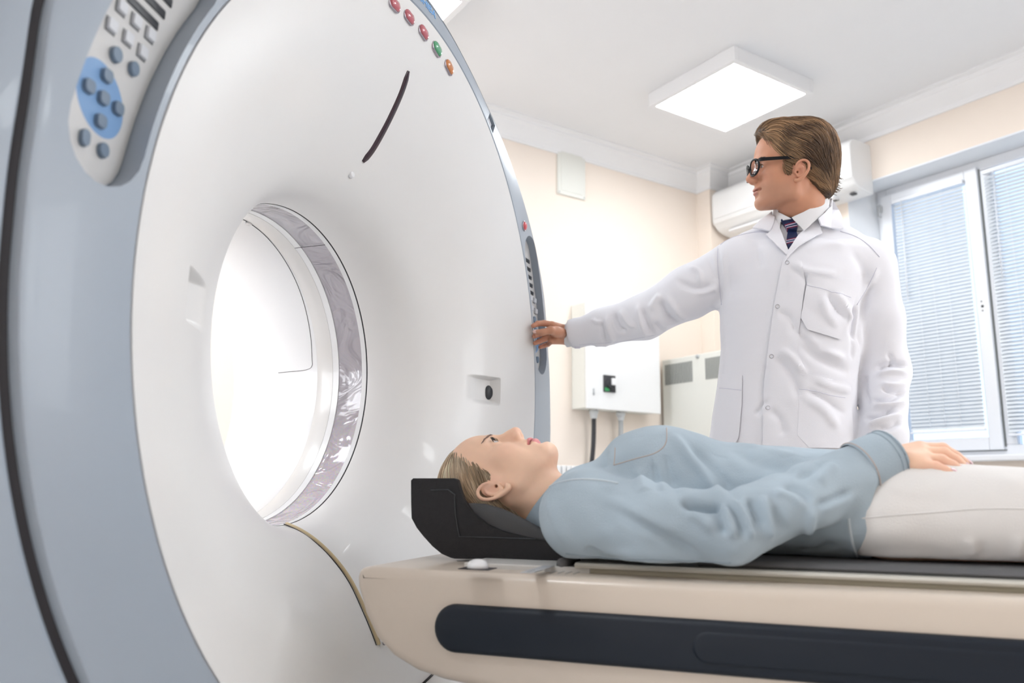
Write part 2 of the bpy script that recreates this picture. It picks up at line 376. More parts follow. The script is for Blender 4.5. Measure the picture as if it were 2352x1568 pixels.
# hatch outline on the rear liner
def rearpt(p):
    for y in np.arange(.497, .88, .001):
        q = S(p, 1, y)
        if hypot(q[0], q[2]) >= rear_r(y): return y, atan2(q[2], q[0])
    return .88, 0
hp = [rearpt(p) for p in ((552, 500), (600, 528), (650, 590), (690, 670), (712, 760), (717, 820), (716, 842), (700, 850), (670, 853), (640, 856))]
hp = catmull(hp, 6)
obj('hatch_seam', *tube([W(((rear_r(y)-.0005)*cos(t), y, (rear_r(y)-.0005)*sin(t))) for y, t in hp], .0007, 6), M_seam, ct)
q = rearpt((573, 503)); rq = rear_r(q[0])-.001
obj('liner_screw', *cyl(W(((rq+.002)*cos(q[1]), q[0], (rq+.002)*sin(q[1]))), W(((rq-.004)*cos(q[1]), q[0], (rq-.004)*sin(q[1]))), .008, n=20, bev=.002), M_pearl, ct)
# film joint line
js = [(.353+.09*k/6) for k in range(7)]; tj = atan2(S((748, 560), 1, .352)[2], S((748, 560), 1, .352)[0])
obj('film_joint', *tube([W((.3618*cos(tj), y, .3618*sin(tj))) for y in js], .0006, 6), M_seam, ct)
# ---- bezel
AO = np.radians([-180, -150, -90, -30, -5, 10, 21, 31, 43, 47, 52, 57, 63, 74, 90, 106, 117, 123, 133, 149, 159, 164, 168, 172, 180]); RO = np.array([.943, .938, .938, .94, .942, .945, .949, .926, .89, .880, .866, .856, .838, .831, .836, .84, .85, .87, .9, .955, .975, .979, .962, .951, .943])
TB = np.radians(np.arange(0, 360, 1.0)); TBs = (TB+pi) % (2*pi)-pi
ro = np.interp(TBs, AO, RO)
for _ in range(4): ro = (np.roll(ro, 1)+ro+np.roll(ro, -1))/3
def bl(off, y): return [W(((r+off)*cos(t), y, (r+off)*sin(t))) for r, t in zip(ro, TB)]
def ci(r, y): return [W((r*cos(t), y, r*sin(t))) for t in TB]
bezel = obj('bezel', *loft([ci(.789, .08), ci(.789, .002), ci(.7915, -.001), bl(-.012, -.001), bl(-.004, .0015), bl(0, .008), bl(.001, .02), bl(.0, .08), ci(.789, .08)]), M_bez, ct)
obj('bezel_gap', *loft([bl(-.004, .012), bl(.02, .012), bl(.02, .06), bl(-.004, .06), bl(-.004, .012)]), M_seam, ct)
def arc_caps(sg, r0, r1, a0, a1, n=14):
    """rounded strip following the rim"""
    rc = (r0+r1)/2; h = (r1-r0)/2; P = []
    for k in range(n+1): a = a1-(a1-a0)*k/n; P.append((r0*cos(a), r0*sin(a)))
    for k in range(1, 10): b = pi*k/10; P.append(((rc-h*cos(b))*cos(a0)+h*1.2*sin(b)*sin(a0), (rc-h*cos(b))*sin(a0)-h*1.2*sin(b)*cos(a0)))
    for k in range(n+1): a = a0+(a1-a0)*k/n; P.append((r1*cos(a), r1*sin(a)))
    for k in range(1, 10): b = pi*k/10; P.append(((rc+h*cos(b))*cos(a1)-h*1.0*sin(b)*sin(a1), (rc+h*cos(b))*sin(a1)+h*1.0*sin(b)*cos(a1)))
    return [(sg*x, z) for x, z in P]
A0, A1 = radians(9.6), radians(30.5); R0, R1 = .801, .915
def yfl(sg, x, z):
    r = hypot(x, z); t = (r-R0)/(R1-R0)
    return .034-.030*t if sg < 0 else .030-.008*t
cuts = []
for sg in (1, -1):
    P = arc_caps(sg, R0, R1, A0, A1)
    V2, F = tri2d(P, .02)
    A = [np.array(W((x, -.05, z))) for x, z in V2]; B = [np.array(W((x, yfl(sg, x, z), z))) for x, z in V2]
    cuts.append(obj('cutter', *slab(A, F, len(P), [b-a for a, b in zip(A, B)]), M_bezd, None, False))
qd = S((1128, 282), 1, 0); ad = atan2(qd[2], qd[0])
def radial(r0, t0, dr, dt): # local frame on the rim: dr outward, dt along
    return ((r0+dr)*cos(t0)-dt*sin(t0), (r0+dr)*sin(t0)+dt*cos(t0))
rd0 = hypot(qd[0], qd[2])
bx = []
for y in (-.05, .016): bx.append([W((radial(rd0, ad, a, b)[0], y, radial(rd0, ad, a, b)[1])) for a, b in ((-.017, -.023), (.017, -.023), (.017, .023), (-.017, .023))])
cuts.append(obj('cutter', *loft(bx, True, True, True), M_bezd, None, False))
boolean(bezel, cuts); bezel.data.materials.clear(); bezel.data.materials.append(M_bez)
for p in bezel.data.polygons: p.use_smooth = True
bezel.data.set_sharp_from_angle(angle=radians(35))
sw = []
for y in (.015, .006): sw.append([W((radial(rd0, ad, a, b)[0], y, radial(rd0, ad, a, b)[1])) for a, b in ((-.012, -.014), (.012, -.014), (.012, .010), (-.012, .010))])
obj('rocker_switch', *loft(sw, True, True, True), M_key, ct, False)
qd = S((1203.5, 519), 1, -.001)
o = obj('stop_light', *tube([W((qd[0], .004, qd[2])), W((qd[0], -.006, qd[2])), W((qd[0], -.009, qd[2]))], [.013, .012, .007], 20), mat('red_button', (.7, .12, .14), .3), ct)
obj('light_rim', *tube([W((qd[0]+.0145*cos(a), -.002, qd[2]+.0145*sin(a))) for a in np.linspace(0, 2*pi, 25)], .0022, 6), M_chrome, o)
# ---- housing behind the bezel
def rh(t, grow=0):
    s = sin(t); n = 2.35 if s > 0 else 5; return 1/((abs(cos(t))/(1.04+grow))**n+(abs(s)/((.93 if s > 0 else 1.05)+grow*.5))**n)**(1/n)
slope = np.interp(TBs, np.radians([-180, -40, -5, 8, 22, 60, 130, 165, 180]), [.12, .12, .08, .16, .45, .5, .5, .15, .12])
H = [bl(.012, .055), bl(.012, .016), bl(.0145, .010)]
for k in (.03, .12, .3, .5, .7, .85):
    H.append([W(((r+.0145+(rh(t)-r-.0145)*k)*cos(t), .010+(rh(t)-r)*k*s+(.02*k**4), (r+.0145+(rh(t)-r-.0145)*k)*sin(t))) for r, t, s in zip(ro, TB, slope)])
H.append([W((rh(t)*.985*cos(t), .014+(rh(t)-r)*s+.04, rh(t)*.985*sin(t))) for r, t, s in zip(ro, TB, slope)])
H.append([W((rh(t)*cos(t), .014+(rh(t)-r)*s+.09, rh(t)*sin(t))) for r, t, s in zip(ro, TB, slope)])
H.append([W((rh(t)*cos(t), .80, rh(t)*sin(t))) for t in TB]); H.append([W((rh(t)*.985*cos(t), .87, rh(t)*.985*sin(t))) for t in TB])
H.append([W((rh(t)*.95*cos(t), .90, rh(t)*.95*sin(t))) for t in TB]); H.append([W((.70*cos(t), .905, .70*sin(t))) for t in TB])
obj('housing', *loft(H), M_bez, ct)
obj('base_plinth', *box(-.85, .85, .12, .86, -ORG[2], -.93, T=W, bev=.02), M_bezd, ct)
# ---- control panels in the rim
def radp(sg, x, z, dy=0): return W((x, yfl(sg, x, z)+dy, z))
def chip(sg, cx, cz, w, h, ang, m, name, par, rise=.006, rnd=.35, shape=None):
    """raised key of rounded outline on the panel floor"""
    P = []; rad = rnd*min(w, h)
    if shape is None:
        for (ix, iz) in ((1, 1), (-1, 1), (-1, -1), (1, -1)):
            for k in range(5):
                a = {(1, 1): 0, (-1, 1): pi/2, (-1, -1): pi, (1, -1): 1.5*pi}[(ix, iz)]+k*pi/8
                P.append((ix*(w/2-rad)+rad*cos(a), iz*(h/2-rad)+rad*sin(a)))
    else: P = shape
    Q = [(cx+a*cos(ang)-b*sin(ang), cz+a*sin(ang)+b*cos(ang)) for a, b in P]
    C = (cx, cz); L = []
    for s_, dy in ((1.0, .001), (1.0, -rise*.7), (.93, -rise)):
        L.append([radp(sg, C[0]+(x-C[0])*s_, C[1]+(z-C[1])*s_, dy) for x, z in Q])
    return obj(name, *loft(L, True, False, True), m, par, sharp=40)
def lp(cx, cy, y=.018): q = S((cx/3.7333, cy/3.7333), 1, y); return q[0], q[2]
for sg in (-1, 1):
    cp = obj('control_panel', *slab(*(lambda V2, F: ([np.array(radp(sg, x, z, .001)) for x, z in V2], F, 0, [np.array(W((0, -.002, 0)))-ORG]*len(V2)))(*tri2d(arc_caps(sg, R0+.0015, R1-.0015, A0+.001, A1-.001), .02))), M_pad, ct, sharp=40)
    cp['label'] = 'cream key panel sunk in the near rim' if sg < 0 else 'cream key panel sunk in the far rim'
    fl = -1 if sg < 0 else 1
    base = lambda cx, cy: (lp(cx, cy)[0]*(1 if sg < 0 else -1), lp(cx, cy)[1])
    ang0 = radians(168)
    def tangang(x, z): return atan2(z, x)
    mir = 1 if sg < 0 else -1
    def pp_(cx, cy): x, z = lp(cx, cy); return np.array([x*mir, z])
    rowd = pp_(1305, 295)-pp_(980, 80); ra_ = atan2(rowd[1], rowd[0])
    def pshape(c, pts): return [tuple(pp_(*p)-np.array(c)) for p in pts]
    c0 = pp_(833, 845); el_ = [(833+375*cos(t)*.5-218*sin(t)*.866, 845+375*cos(t)*.866+218*sin(t)*.5) for t in np.linspace(0, 2*pi, 41)[:-1]]
    chip(sg, c0[0], c0[1], 0, 0, 0, M_blue, 'blue_oval', cp, rise=.0015, shape=pshape(c0, el_))
    for i, (cx, cy) in enumerate(((690, 755), (875, 660), (855, 850), (1020, 930), (840, 1045))):
        x, z = pp_(cx, cy); chip(sg, x, z, .0185, .0165, ra_, M_bkey, 'key', cp, rise=.008)
    for (cx, cy, w_, h_) in ((955, 480, .020, .020), (1155, 590, .018, .019), (675, 1190, .015, .021), (885, 1290, .018, .019)):
        x, z = pp_(cx, cy); chip(sg, x, z, w_, h_, ra_, M_bkey, 'key', cp, rise=.008, rnd=.48)
    for (cx, cy) in ((980, 80), (890, 235), (1145, 190), (1075, 335), (1305, 295), (1240, 445)):
        x, z = pp_(cx, cy); chip(sg, x, z, .0170, .0150, ra_, M_key, 'key', cp, rise=.007, rnd=.15)
        chip(sg, x, z, 0, 0, ra_, M_dark, 'key_well', cp, rise=.0012, shape=[(.0105*a_, .0095*b_) for a_, b_ in ((-1, -1), (1, -1), (1, 1), (-1, 1))])
    for k in range(8):
        cx, cy = 1215+62*k, 110-98*k; c0 = pp_(cx, cy); L_ = .036; a_ = atan2(c0[1], abs(c0[0]))
        if a_ > A1+.002: continue
        chip(sg, c0[0], c0[1], .070, .0115, ra_, M_dark, 'display_strip', cp, rise=.003, rnd=.1)
# ---- laser slot, screw, indicator lights, lettering
sp_ = [hit(p) for p in ((938, 163), (925, 205), (905, 252), (880, 302), (855, 345), (833, 372))]
sl = catmull(sp_, 8); ws = [.0085*min(1, (.5+5*min(t, 1-t))) for t in np.linspace(0, 1, len(sl))]
L = []; 
for i, p in enumerate(sl):
    t = sl[min(i+1, len(sl)-1)]-sl[max(i-1, 0)]; t = t/np.linalg.norm(t); r = hypot(p[0], p[2]); e = .002
    sl_ = (yprof(r+e)-yprof(r-e))/(2*e); n = np.array([-sl_*p[0]/r*-1, -1, -sl_*p[2]/r*-1]); n = n/np.linalg.norm(n); s_ = np.cross(t, n); w_ = ws[i]
    L.append([W(p+s_*w_*a+n*b) for a, b in ((-1.25, .0002), (-1, .0014), (-.6, .0022), (0, .0025), (.6, .0022), (1, .0014), (1.25, .0002))])
obj('laser_slot', *loft(L, False, ), M_black, ct)
q = hit((808, 400)); obj('cover_screw', *cyl(W(q+np.array([0, .004, 0])), W(q-np.array([0, .004, 0])), .010, .008, n=20, bev=.002), M_lip, ct)
for i, (px, py, m, lb) in enumerate(((905, 10, M_red, 'red lens'), (938.5, 39, M_red, 'red lens'), (971.5, 74, M_red, 'red lens'), (1002.5, 112, M_green, 'green lens'), (1030.5, 154, M_orange, 'orange lens'))):
    q = hit((px, py)); a = atan2(q[2], q[0])-radians(8); rise = .007
    def stad(w_, h_): return [((w_ if 1 else 0)*cos(t), (h_-w_)*(1 if sin(t) > 0 else -1)+w_*sin(t)) for t in np.linspace(0.001, 2*pi+.001, 29)[:-1]]
    def lay(s_, dy, w_=.0115, h_=.021): return [W((q[0]+(u*cos(a)-v_*sin(a))*s_, q[1]+dy, q[2]+(u*sin(a)+v_*cos(a))*s_)) for u, v_ in stad(w_, h_)]
    o = obj('indicator_light', *loft([lay(1, .002), lay(1, -.003), lay(.92, -.006), lay(.7, -.008), lay(.3, -.0088)], True, False, True), m, ct); o['label'] = lb
    obj('lens_rim', *loft([lay(1.16, .003), lay(1.18, -.0012), lay(1.08, -.0028), lay(.99, -.001), lay(.98, .002)], True), M_chrome, o)
cu = bpy.data.curves.new('t', 'FONT'); cu.body = 'TOSHIBA'; cu.size = .031; cu.extrude = .0006; cu.align_x = 'RIGHT'; to = bpy.data.objects.new('t', cu); COL.objects.link(to)
dg = bpy.context.evaluated_depsgraph_get(); dg.update(); tm = bpy.data.meshes.new_from_object(to.evaluated_get(dg)); bpy.data.objects.remove(to)
q = S((1000, 42), 1, -.001); r_t = hypot(q[0], q[2]); a_t = atan2(q[2], q[0]); Vt = []
for v in tm.vertices:
    a = a_t-(v.co.x)/r_t; r = r_t+v.co.y*.75-.002; Vt.append(W((r*cos(a), -.0015-v.co.z, r*sin(a))))
obj('brand_lettering', Vt, [list(p.vertices) for p in tm.polygons], M_logo, ct, False)
# oval sensor in the right recess
xr = RC[0]+.026; yr = float(yprof(hypot(xr, RC[1])))+.0265; o_ = [(.0095*cos(t), .019*(1 if sin(t) > 0 else -1)*abs(sin(t))**.8) for t in np.linspace(0, 2*pi, 33)[:-1]]
obj('recess_sensor', *loft([[W((xr+a*k*.95, yr-.002-.022*max(0, (1-k)*0)-(.0)+a*-.75, RC[1]-.002+b*k)) for a, b in o_] for k in (1.1, .97)]+[[W((xr+a*.9, yr-.0045+a*-.75, RC[1]-.002+b*.9)) for a, b in o_]], True, False, True), M_dark, ct)
# cream edging strip below the bore and its end bracket
bs = [hit(p) for p in ((657, 1203), (690, 1218), (725, 1242), (760, 1275), (790, 1312), (812, 1348), (835, 1398), (855, 1445), (868, 1480))]
bs = catmull(bs, 6)
obj('edging_strip', *tube([W(p+np.array([0, -.002, 0])) for p in bs], .0045, 8), M_beltc, ct)
obj('edging_seam', *tube([W(p+np.array([-.008, -.0005, 0])) for p in bs], .0014, 6), M_seam, ct)
q = hit((874, 1475)); o = obj('end_bracket', *box(q[0]-.008, q[0]+.014, q[1]-.006, q[1]+.002, q[2]-.018, q[2]+.02, T=W, bev=.002), M_face, ct, False)
obj('bracket_screw', *cyl(W(q+np.array([.003, -.006, 0])), W(q+np.array([.003, -.009, 0])), .0055, n=14), M_chrome, o)
bs = [hit(p) for p in ((1000, 1541), (985, 1556), (965, 1575))]
obj('lower_seam', *tube([W(p+np.array([0, -.001, 0])) for p in bs], .003, 6), M_seam, ct)

# ================================================================== PATIENT TABLE
XN = -.28; TY1 = -2.45
tb = empty('patient_table', W((0, -1.3, -ORG[2])), 'long beige patient table with a navy side bumper, running into the scanner', 'table')
def side(off, k=1.0):
    P = [(-.03+0, -.428), (-.032, -.443), (-.048, -.486), (-.072, -.525), (-.105, -.552), (-.15, -.5715), (-.2, -.582), (-.28, -.590), (-.5, -.597), (-1.2, -.606), (TY1, -.612), (TY1, -.4105), (-1.2, -.4105), (-.5, -.4105), (-.2, -.4105), (-.1, -.4095), (-.055, -.409), (-.04, -.412), (-.033, -.418)]
    P = np.array(P); c = np.array([-1.2, -.5]); out = []
    for i in range(len(P)):
        a = P[i-1]; b = P[(i+1) % len(P)]; t = (b-a)/np.linalg.norm(b-a); n = np.array([-t[1], t[0]]); out.append(P[i]+n*off)
    return out
loops = []
for x, off in ((XN, .018), (XN+.0015, .011), (XN+.005, .005), (XN+.011, .0012), (XN+.018, 0), (-XN-.018, 0), (-XN-.011, .0012), (-XN-.005, .005), (-XN-.0015, .011), (-XN, .018)):
    loops.append([W((x, y, z)) for y, z in side(-off if side(.01)[14][1] > side(0)[14][1] else off)])
obj('table_body', *loft(loops, True, True, True), M_beige, tb, sharp=50)
def stadium(y0, z0, z1, y1, inset=0):
    r = (z0-z1)/2-inset; zc = (z0+z1)/2; P = []
    for k in range(17): a = pi/2-pi*k/16*1.0; P.append((y0-(z0-z1)/2+r*cos(a), zc+r*sin(a)))
    P += [(y1, zc-r), (y1, zc+r)]; return P
L = []
for x, ins in ((XN+.004, 0), (XN-.004, 0), (XN-.009, .003), (XN-.0115, .009)): L.append([W((x, y, z)) for y, z in stadium(-.185, -.461, -.536, TY1+.02, ins)])
bp_ = obj('side_bumper', *loft(L, True, False, True), M_navy, tb, sharp=50)
L = []
for x, ins in ((XN-.0112, 0), (XN-.0135, .002), (XN-.0145, .005)): L.append([W((x, y, z)) for y, z in stadium(-.60, -.476, -.521, TY1+.05, ins)])
obj('bumper_inlay', *loft(L, True, False, True), M_navy, bp_, sharp=50)
obj('pedestal', *box(-.21, .21, -2.0, -.75, -ORG[2], -.595, T=W, bev=.03), M_beige, tb)
pl_ = obj('slide_plate', *box(-.215, .215, -.428, -.205, -.412, -.4015, T=W, bev=.002), M_plate, tb, False)
q = S((1097, 1303), 2, -.400); pq = (q[0], q[1])
kn = obj('plate_knob', *tube([W((pq[0], pq[1], -.402)), W((pq[0], pq[1], -.396)), W((pq[0], pq[1], -.390)), W((pq[0], pq[1], -.387))], [.017, .017, .013, .006], 24), M_lip, tb)
obj('knob_slot', *box(pq[0]-.019, pq[0]+.019, pq[1]-.026, pq[1]+.026, -.402, -.4008, T=W), M_seam, tb, False)
q0 = S((1195, 1314), 2, -.401); q1 = S((1272, 1300), 2, -.401)
obj('printed_label', *box(q0[0], q0[0]+.12, q1[1], q0[1], -.4015, -.4007, T=W), mat('label_silver', (.50, .52, .55), .4), tb, False)
for k in range(7):
    yy = q0[1]-.01-.012*k; obj('label_line', *box(q0[0]+.004, q0[0]+.04, yy-.001, yy+.0004, -.4008, -.4003, T=W), M_vent, tb, False)
# cradle
cr = obj('cradle', *loft([[W((x, y, z)) for x, z in ((-.225, -.398), (-.222, -.394), (-.21, -.3935), (-.1, -.3945), (.1, -.3945), (.21, -.3935), (.222, -.394), (.225, -.398), (.222, -.402), (-.222, -.402))] for y in (-.405, -.41, -1.5, -2.35, -2.355)], True, True, True), M_cradle, tb, sharp=40)
obj('cradle_underside', *box(-.212, .212, -2.3, -.42, -.411, -.402, T=W, bev=.002), mat('cradle_edge', (.42, .39, .30), .4), cr, False)
q = S((1300, 1304), 0, -.2)
obj('end_roller', *tube([W((-.215, q[1]+.004, -.398)), W((-.21, q[1]+.004, -.398)), W((-.13, q[1]+.004, -.398)), W((-.125, q[1]+.004, -.398))], [.004, .010, .010, .004], 16, flat=1), M_matt, cr)
mt = obj('mattress', *loft([[W((x, y, z+dz)) for x, z in ((-.20, -.3935), (-.204, -.389), (-.20, -.3835), (-.19, -.381), (.19, -.381), (.20, -.3835), (.204, -.389), (.20, -.3935))] for y, dz in ((-.60, 0), (-.63, 0), (-1.0, 0), (-1.6, 0), (-2.28, 0), (-2.29, 0))], True, True, True), M_matt, None, sharp=60)
tag(mt, 'thin dark grey mattress pad lying on the patient table under the woman', 'mattress')

# ================================================================== HEAD HOLDER
hh = empty('head_holder', W((0, -.25, -.401)), 'black padded head holder at the end of the table, under the woman\'s head', 'head rest')
M_holder = mat('holder_black', (.016, .0155, .018), .55, .35, var=.25, bump=.5, bscale=350, nscale=120)
M_cush = mat('cushion_grey', (.06, .06, .063), .6, bump=.2, bscale=300)
XH = -.125
def HS(p): q = S(p, 0, XH); return q[1], q[2]
top = [HS(p) for p in ((944, 1103), (949, 1098), (1042, 1098), (1050, 1102), (1055, 1120), (1066, 1150), (1085, 1178), (1115, 1203), (1150, 1219), (1200, 1232), (1250, 1241), (1300, 1250))]
bot = [HS(p) for p in ((944, 1190), (955, 1212), (970, 1232), (990, 1255), (1010, 1272), (1030, 1281), (1040, 1283.5), (1120, 1284.5), (1250, 1287), (1300, 1288))]
ty = np.array(top)[::-1]; by = np.array(bot)[::-1]
def ztop(y): return float(np.interp(y, ty[:, 0], ty[:, 1]))
def zbot(y): return max(-.4012, float(np.interp(y, by[:, 0], by[:, 1])))
out = top+bot[::-1]; out = densify([tuple(p) for p in out], .012)
def hx(z): # side walls lean outwards
    return -XH-.02*max(0, (-.30-z))*4
parts = []
for sg in (-1, 1):
    V2, F = tri2d(out, .015); parts.append(slab([np.array(W((sg*hx(z), y, z))) for y, z in V2], F, 0, [np.array(W((-sg*.012, 0, 0)))-ORG]*len(V2)))
ys = np.linspace(bot[0][0], bot[-1][0], 26); L = []
for y in ys:
    zb = zbot(y); x = hx(zb)-.002; L.append([W((a*x, y, zb+b)) for a, b in ((-1, 0), (0, 0), (1, 0), (1, .016), (.8, .011), (0, .008), (-.8, .011), (-1, .016))])
parts.append(loft(L, True, True, True))
ye = bot[0][0]; parts.append(box(-.12, .12, ye-.012, ye-.001, bot[0][1]-.0, top[0][1]-.02, T=W, bev=.003))
obj('shell', *merge(*parts), M_holder, hh, sharp=45)
# seam piping around the inner panel of each side wall
for sg in (-1, 1):
    pp = [HS(p) for p in ((990, 1125), (1030, 1124), (1045, 1135), (1046, 1180), (1053, 1232), (1240, 1238))]
    obj('side_stitching', *tube([W((sg*(hx(z)+.001), y, z)) for y, z in densify(pp, .01)[:-1][:26]], .0012, 5), M_dark, hh)
# cushion
L = []
for y in np.linspace(-.10, -.345, 24):
    zc = float(np.interp(y, [-.345, -.30, -.266, -.232, -.197, -.166, -.13, -.10], [-.367, -.343, -.327, -.313, -.3045, -.3036, -.304, -.306])); zb = zbot(y)+.008; w_ = hx(zc)-.014
    L.append([W((a*w_, y, zb+(zc-zb)*b)) for a, b in ((-1, 0), (1, 0), (1, .8), (.96, .97), (.88, 1.0), (.72, .75), (.4, .35), (0, .25), (-.4, .35), (-.72, .75), (-.88, 1.0), (-.96, .97), (-1, .8))])
obj('cushion', *loft(L, True, True, True), M_cush, hh, sharp=60)
# ================================================================== WALL FITTINGS
# air conditioner on the right wall
ya0 = float(R_((2003, 400), 0, XA)[1]); 
acx = XA-.21
za_t = float(R_((1950, 333), 0, XA-.1)[2]); za_b = za_t-.31
ya1 = float(R_((1634, 470), 0, acx)[1]); ya1 = min(ya1, YP-.03)
ac = empty('air_conditioner', WR((XA, (ya0+ya1)/2, za_b)), 'white wall air conditioner behind the standing man\'s head', 'air conditioner')
P = [(XA, za_t), (XA-.15, za_t), (XA-.19, za_t-.02), (acx, za_t-.06), (acx, za_b+.085), (acx+.02, za_b+.055), (acx+.06, za_b+.02), (XA-.06, za_b), (XA, za_b)]
P = catmull(P, 3)
L = [[WR((XA+(x-XA)*k, y, (za_t+za_b)/2+(z-(za_t+za_b)/2)*k)) for x, z in P] for y, k in ((ya0, .97), (ya0+.004, .99), (ya0+.012, 1), (ya1-.012, 1), (ya1-.004, .99), (ya1, .97))]
obj('body', *loft(L, True, True, True), M_ac, ac, sharp=35)
obj('front_panel', *box(acx-.006, acx+.001, ya0+.09, ya1-.02, za_b+.095, za_t-.06, bev=.002), M_ac, ac, False)
obj('air_flap', *box(XA-.16, XA-.10, ya0+.16, ya1-.1, za_b-.004, za_b+.012, bev=.002), M_crown, ac, False)
for yy in (ya0+.05, ya0+.17): obj('underside_slot', *box(XA-.115, XA-.085, yy, yy+.03, za_b-.004, za_b+.004), M_cable, ac, False)
# vent plate on the back wall
v0 = R_((1281, 336), 1, YB-.012); v1 = R_((1344, 355), 1, YB-.012); v2 = R_((1343, 459), 1, YB-.012)
vp = empty('wall_hatch', WR(((v0[0]+v1[0])/2, YB, v2[2])), 'pale cream service hatch high on the back wall below the moulding', 'hatch')
obj('frame', *box(v0[0], v1[0], YB-.014, YB, v2[2], v0[2], bev=.003), M_cab, vp, False)
obj('cover', *box(v0[0]+.025, v1[0]-.025, YB-.017, YB-.004, v2[2]+.025, v0[2]-.025, bev=.002), M_cab, vp, False)
for x in (v0[0]+.012, v1[0]-.012):
    for z in (v2[2]+.012, v0[2]-.012): obj('corner_screw', *cyl(WR((x, YB-.014, z)), WR((x, YB-.016, z)), .005, n=10), M_gland, vp)
# electrical box
byf = YB-.145; b0 = float(R_((1347, 800), 1, byf)[0]); b1 = float(R_((1516, 850), 1, byf)[0]); bzt = float(R_((1347, 692), 1, byf)[2]); bzb = float(R_((1346, 937), 1, byf)[2])
eb = empty('electrical_box', WR(((b0+b1)/2, YB, bzb)), 'white steel electrical box on the back wall with a black rotary switch', 'electrical box')
obj('box_body', *box(b0, b1-.012, byf+.018, YB, bzb+.004, bzt, bev=.004), M_cab, eb, False)
obj('door', *box(b0, b1, byf, byf+.016, bzb, bzt+.002, bev=.004), M_ac, eb, False)
sx = float(R_((1399, 881), 1, byf)[0]); sz = float(R_((1399, 881), 1, byf)[2])
sw_ = obj('rotary_switch', *merge(box(sx-.046, sx+.046, byf-.008, byf+.001, sz-.052, sz+.05, bev=.003), cyl(WR((sx, byf-.007, sz)), WR((sx, byf-.03, sz)), .034, .028, n=20)), M_cable, eb, sharp=40)
obj('switch_lever', *box(sx-.008, sx+.02, byf-.045, byf-.028, sz-.012, sz+.03, bev=.004), M_crown, sw_, False)
obj('green_mark', *box(sx-.04, sx-.006, byf-.0095, byf-.0075, sz-.046, sz-.026), mat('green_mark', (.05, .35, .12), .5), sw_, False)
for z in (bzb+.1, bzt-.1): obj('door_hinge', *cyl(WR((b0+.05, byf-.003, z-.02)), WR((b0+.05, byf-.003, z+.02)), .005, n=10), M_gland, eb)
for (px, r, mm, lb) in ((1365, .014, M_cable, 'thick black cable dropping from the left of the electrical box'), (1427, .015, M_gland, 'thick grey cable dropping from the right of the electrical box')):
    g = R_((px, 950), 1, byf+.07); gx = float(g[0])
    gl_ = obj('cable_gland', *tube([WR((gx, byf+.075, bzb+.006)), WR((gx, byf+.075, bzb-.02)), WR((gx, byf+.075, bzb-.022)), WR((gx, byf+.075, bzb-.045)), WR((gx, byf+.075, bzb-.05))], [.028, .028, .023, .021, .016], 16), mat('gland_plastic', (.62, .64, .65), .5), eb)
    c_ = obj('power_cable', *tube(catmull([WR((gx, byf+.075, bzb-.049)), WR((gx+.003, byf+.085, bzb-.2)), WR((gx-.004, byf+.11, bzb-.5)), WR((gx, byf+.115, .03)), WR((gx, byf+.115, .004))], 8), r, 12), mm)
    tag(c_, lb, 'cable', 'cables under the electrical box')
# floor cabinet with louvres along the right wall
cxf = 3.67; cy1 = float(R_((1521, 860), 0, cxf)[1]); cyt = float(R_((1521, 827.5), 0, cxf)[2]); cy0 = cy1-.80
fc = empty('equipment_cabinet', WR(((cxf+XA)/2, (cy0+cy1)/2, 0)), 'cream equipment cabinet with louvred vents in the corner behind the man', 'cabinet')
cab = obj('cabinet_body', *box(cxf, XP-.02, cy0, cy1, .0, cyt, bev=.006), M_cab, fc, False)
def vent(pa, pb, zt, zb):
    a = float(R_((pa, 850), 0, cxf)[1]); b = float(R_((pb, 850), 0, cxf)[1]); n = 18; P = []
    for k in range(n):
        y = b+(a-b)*(k+.5)/n; P.append(box(cxf-.0025, cxf+.001, y-(a-b)/n*.28, y+(a-b)/n*.28, zb, zt))
    obj('louvre', *merge(*P), M_vent, fc, False)
zt_ = cyt-.035; vent(1527, 1591, zt_, zt_-.13)
wid = float(R_((1527, 850), 0, cxf)[1])-float(R_((1591, 850), 0, cxf)[1]); st = float(R_((1620, 850), 0, cxf)[1])
for k in range(1):
    P = []
    for j in range(18):
        y = st-k*(wid+.13)-wid*(j+.5)/18; P.append(box(cxf-.0025, cxf+.001, y-wid/18*.28, y+wid/18*.28, zt_-.13, zt_))
    obj('louvre', *merge(*P), M_vent, fc, False)
p = R_((1603, 815), 0, cxf); obj('top_latch', *cyl(WR((cxf-.01, p[1], p[2]-.01)), WR((cxf+.001, p[1], p[2]-.01)), .012, n=12), M_gland, fc)
# low vent strip glimpsed behind her collar
p = R_((1315, 1069), 1, YB-.1); rad_z = float(p[2])
rd = empty('radiator', WR((p[0]+.1, YB, .12)), 'white ribbed radiator low on the back wall behind her collar', 'radiator')
x0 = float(p[0])-.78; P = []
for k in range(24): P.append(box(x0+k*.035, x0+k*.035+.027, YB-.11, YB-.03, .14, rad_z, bev=.006))
obj('radiator_ribs', *merge(*P), M_ac, rd, False); [obj(n_, *b_, M_ac, rd, False) for n_, b_ in (('rail', box(x0, x0+.84, YB-.09, YB-.05, .18, .21)), ('rail', box(x0, x0+.84, YB-.09, YB-.05, rad_z-.06, rad_z-.03)), ('foot', box(x0+.02, x0+.05, YB-.09, YB-.05, 0, .15)), ('foot', box(x0+.78, x0+.81, YB-.09, YB-.05, 0, .15)), ('wall_bracket', box(x0+.4, x0+.44, YB-.06, YB, .3, .34)))]
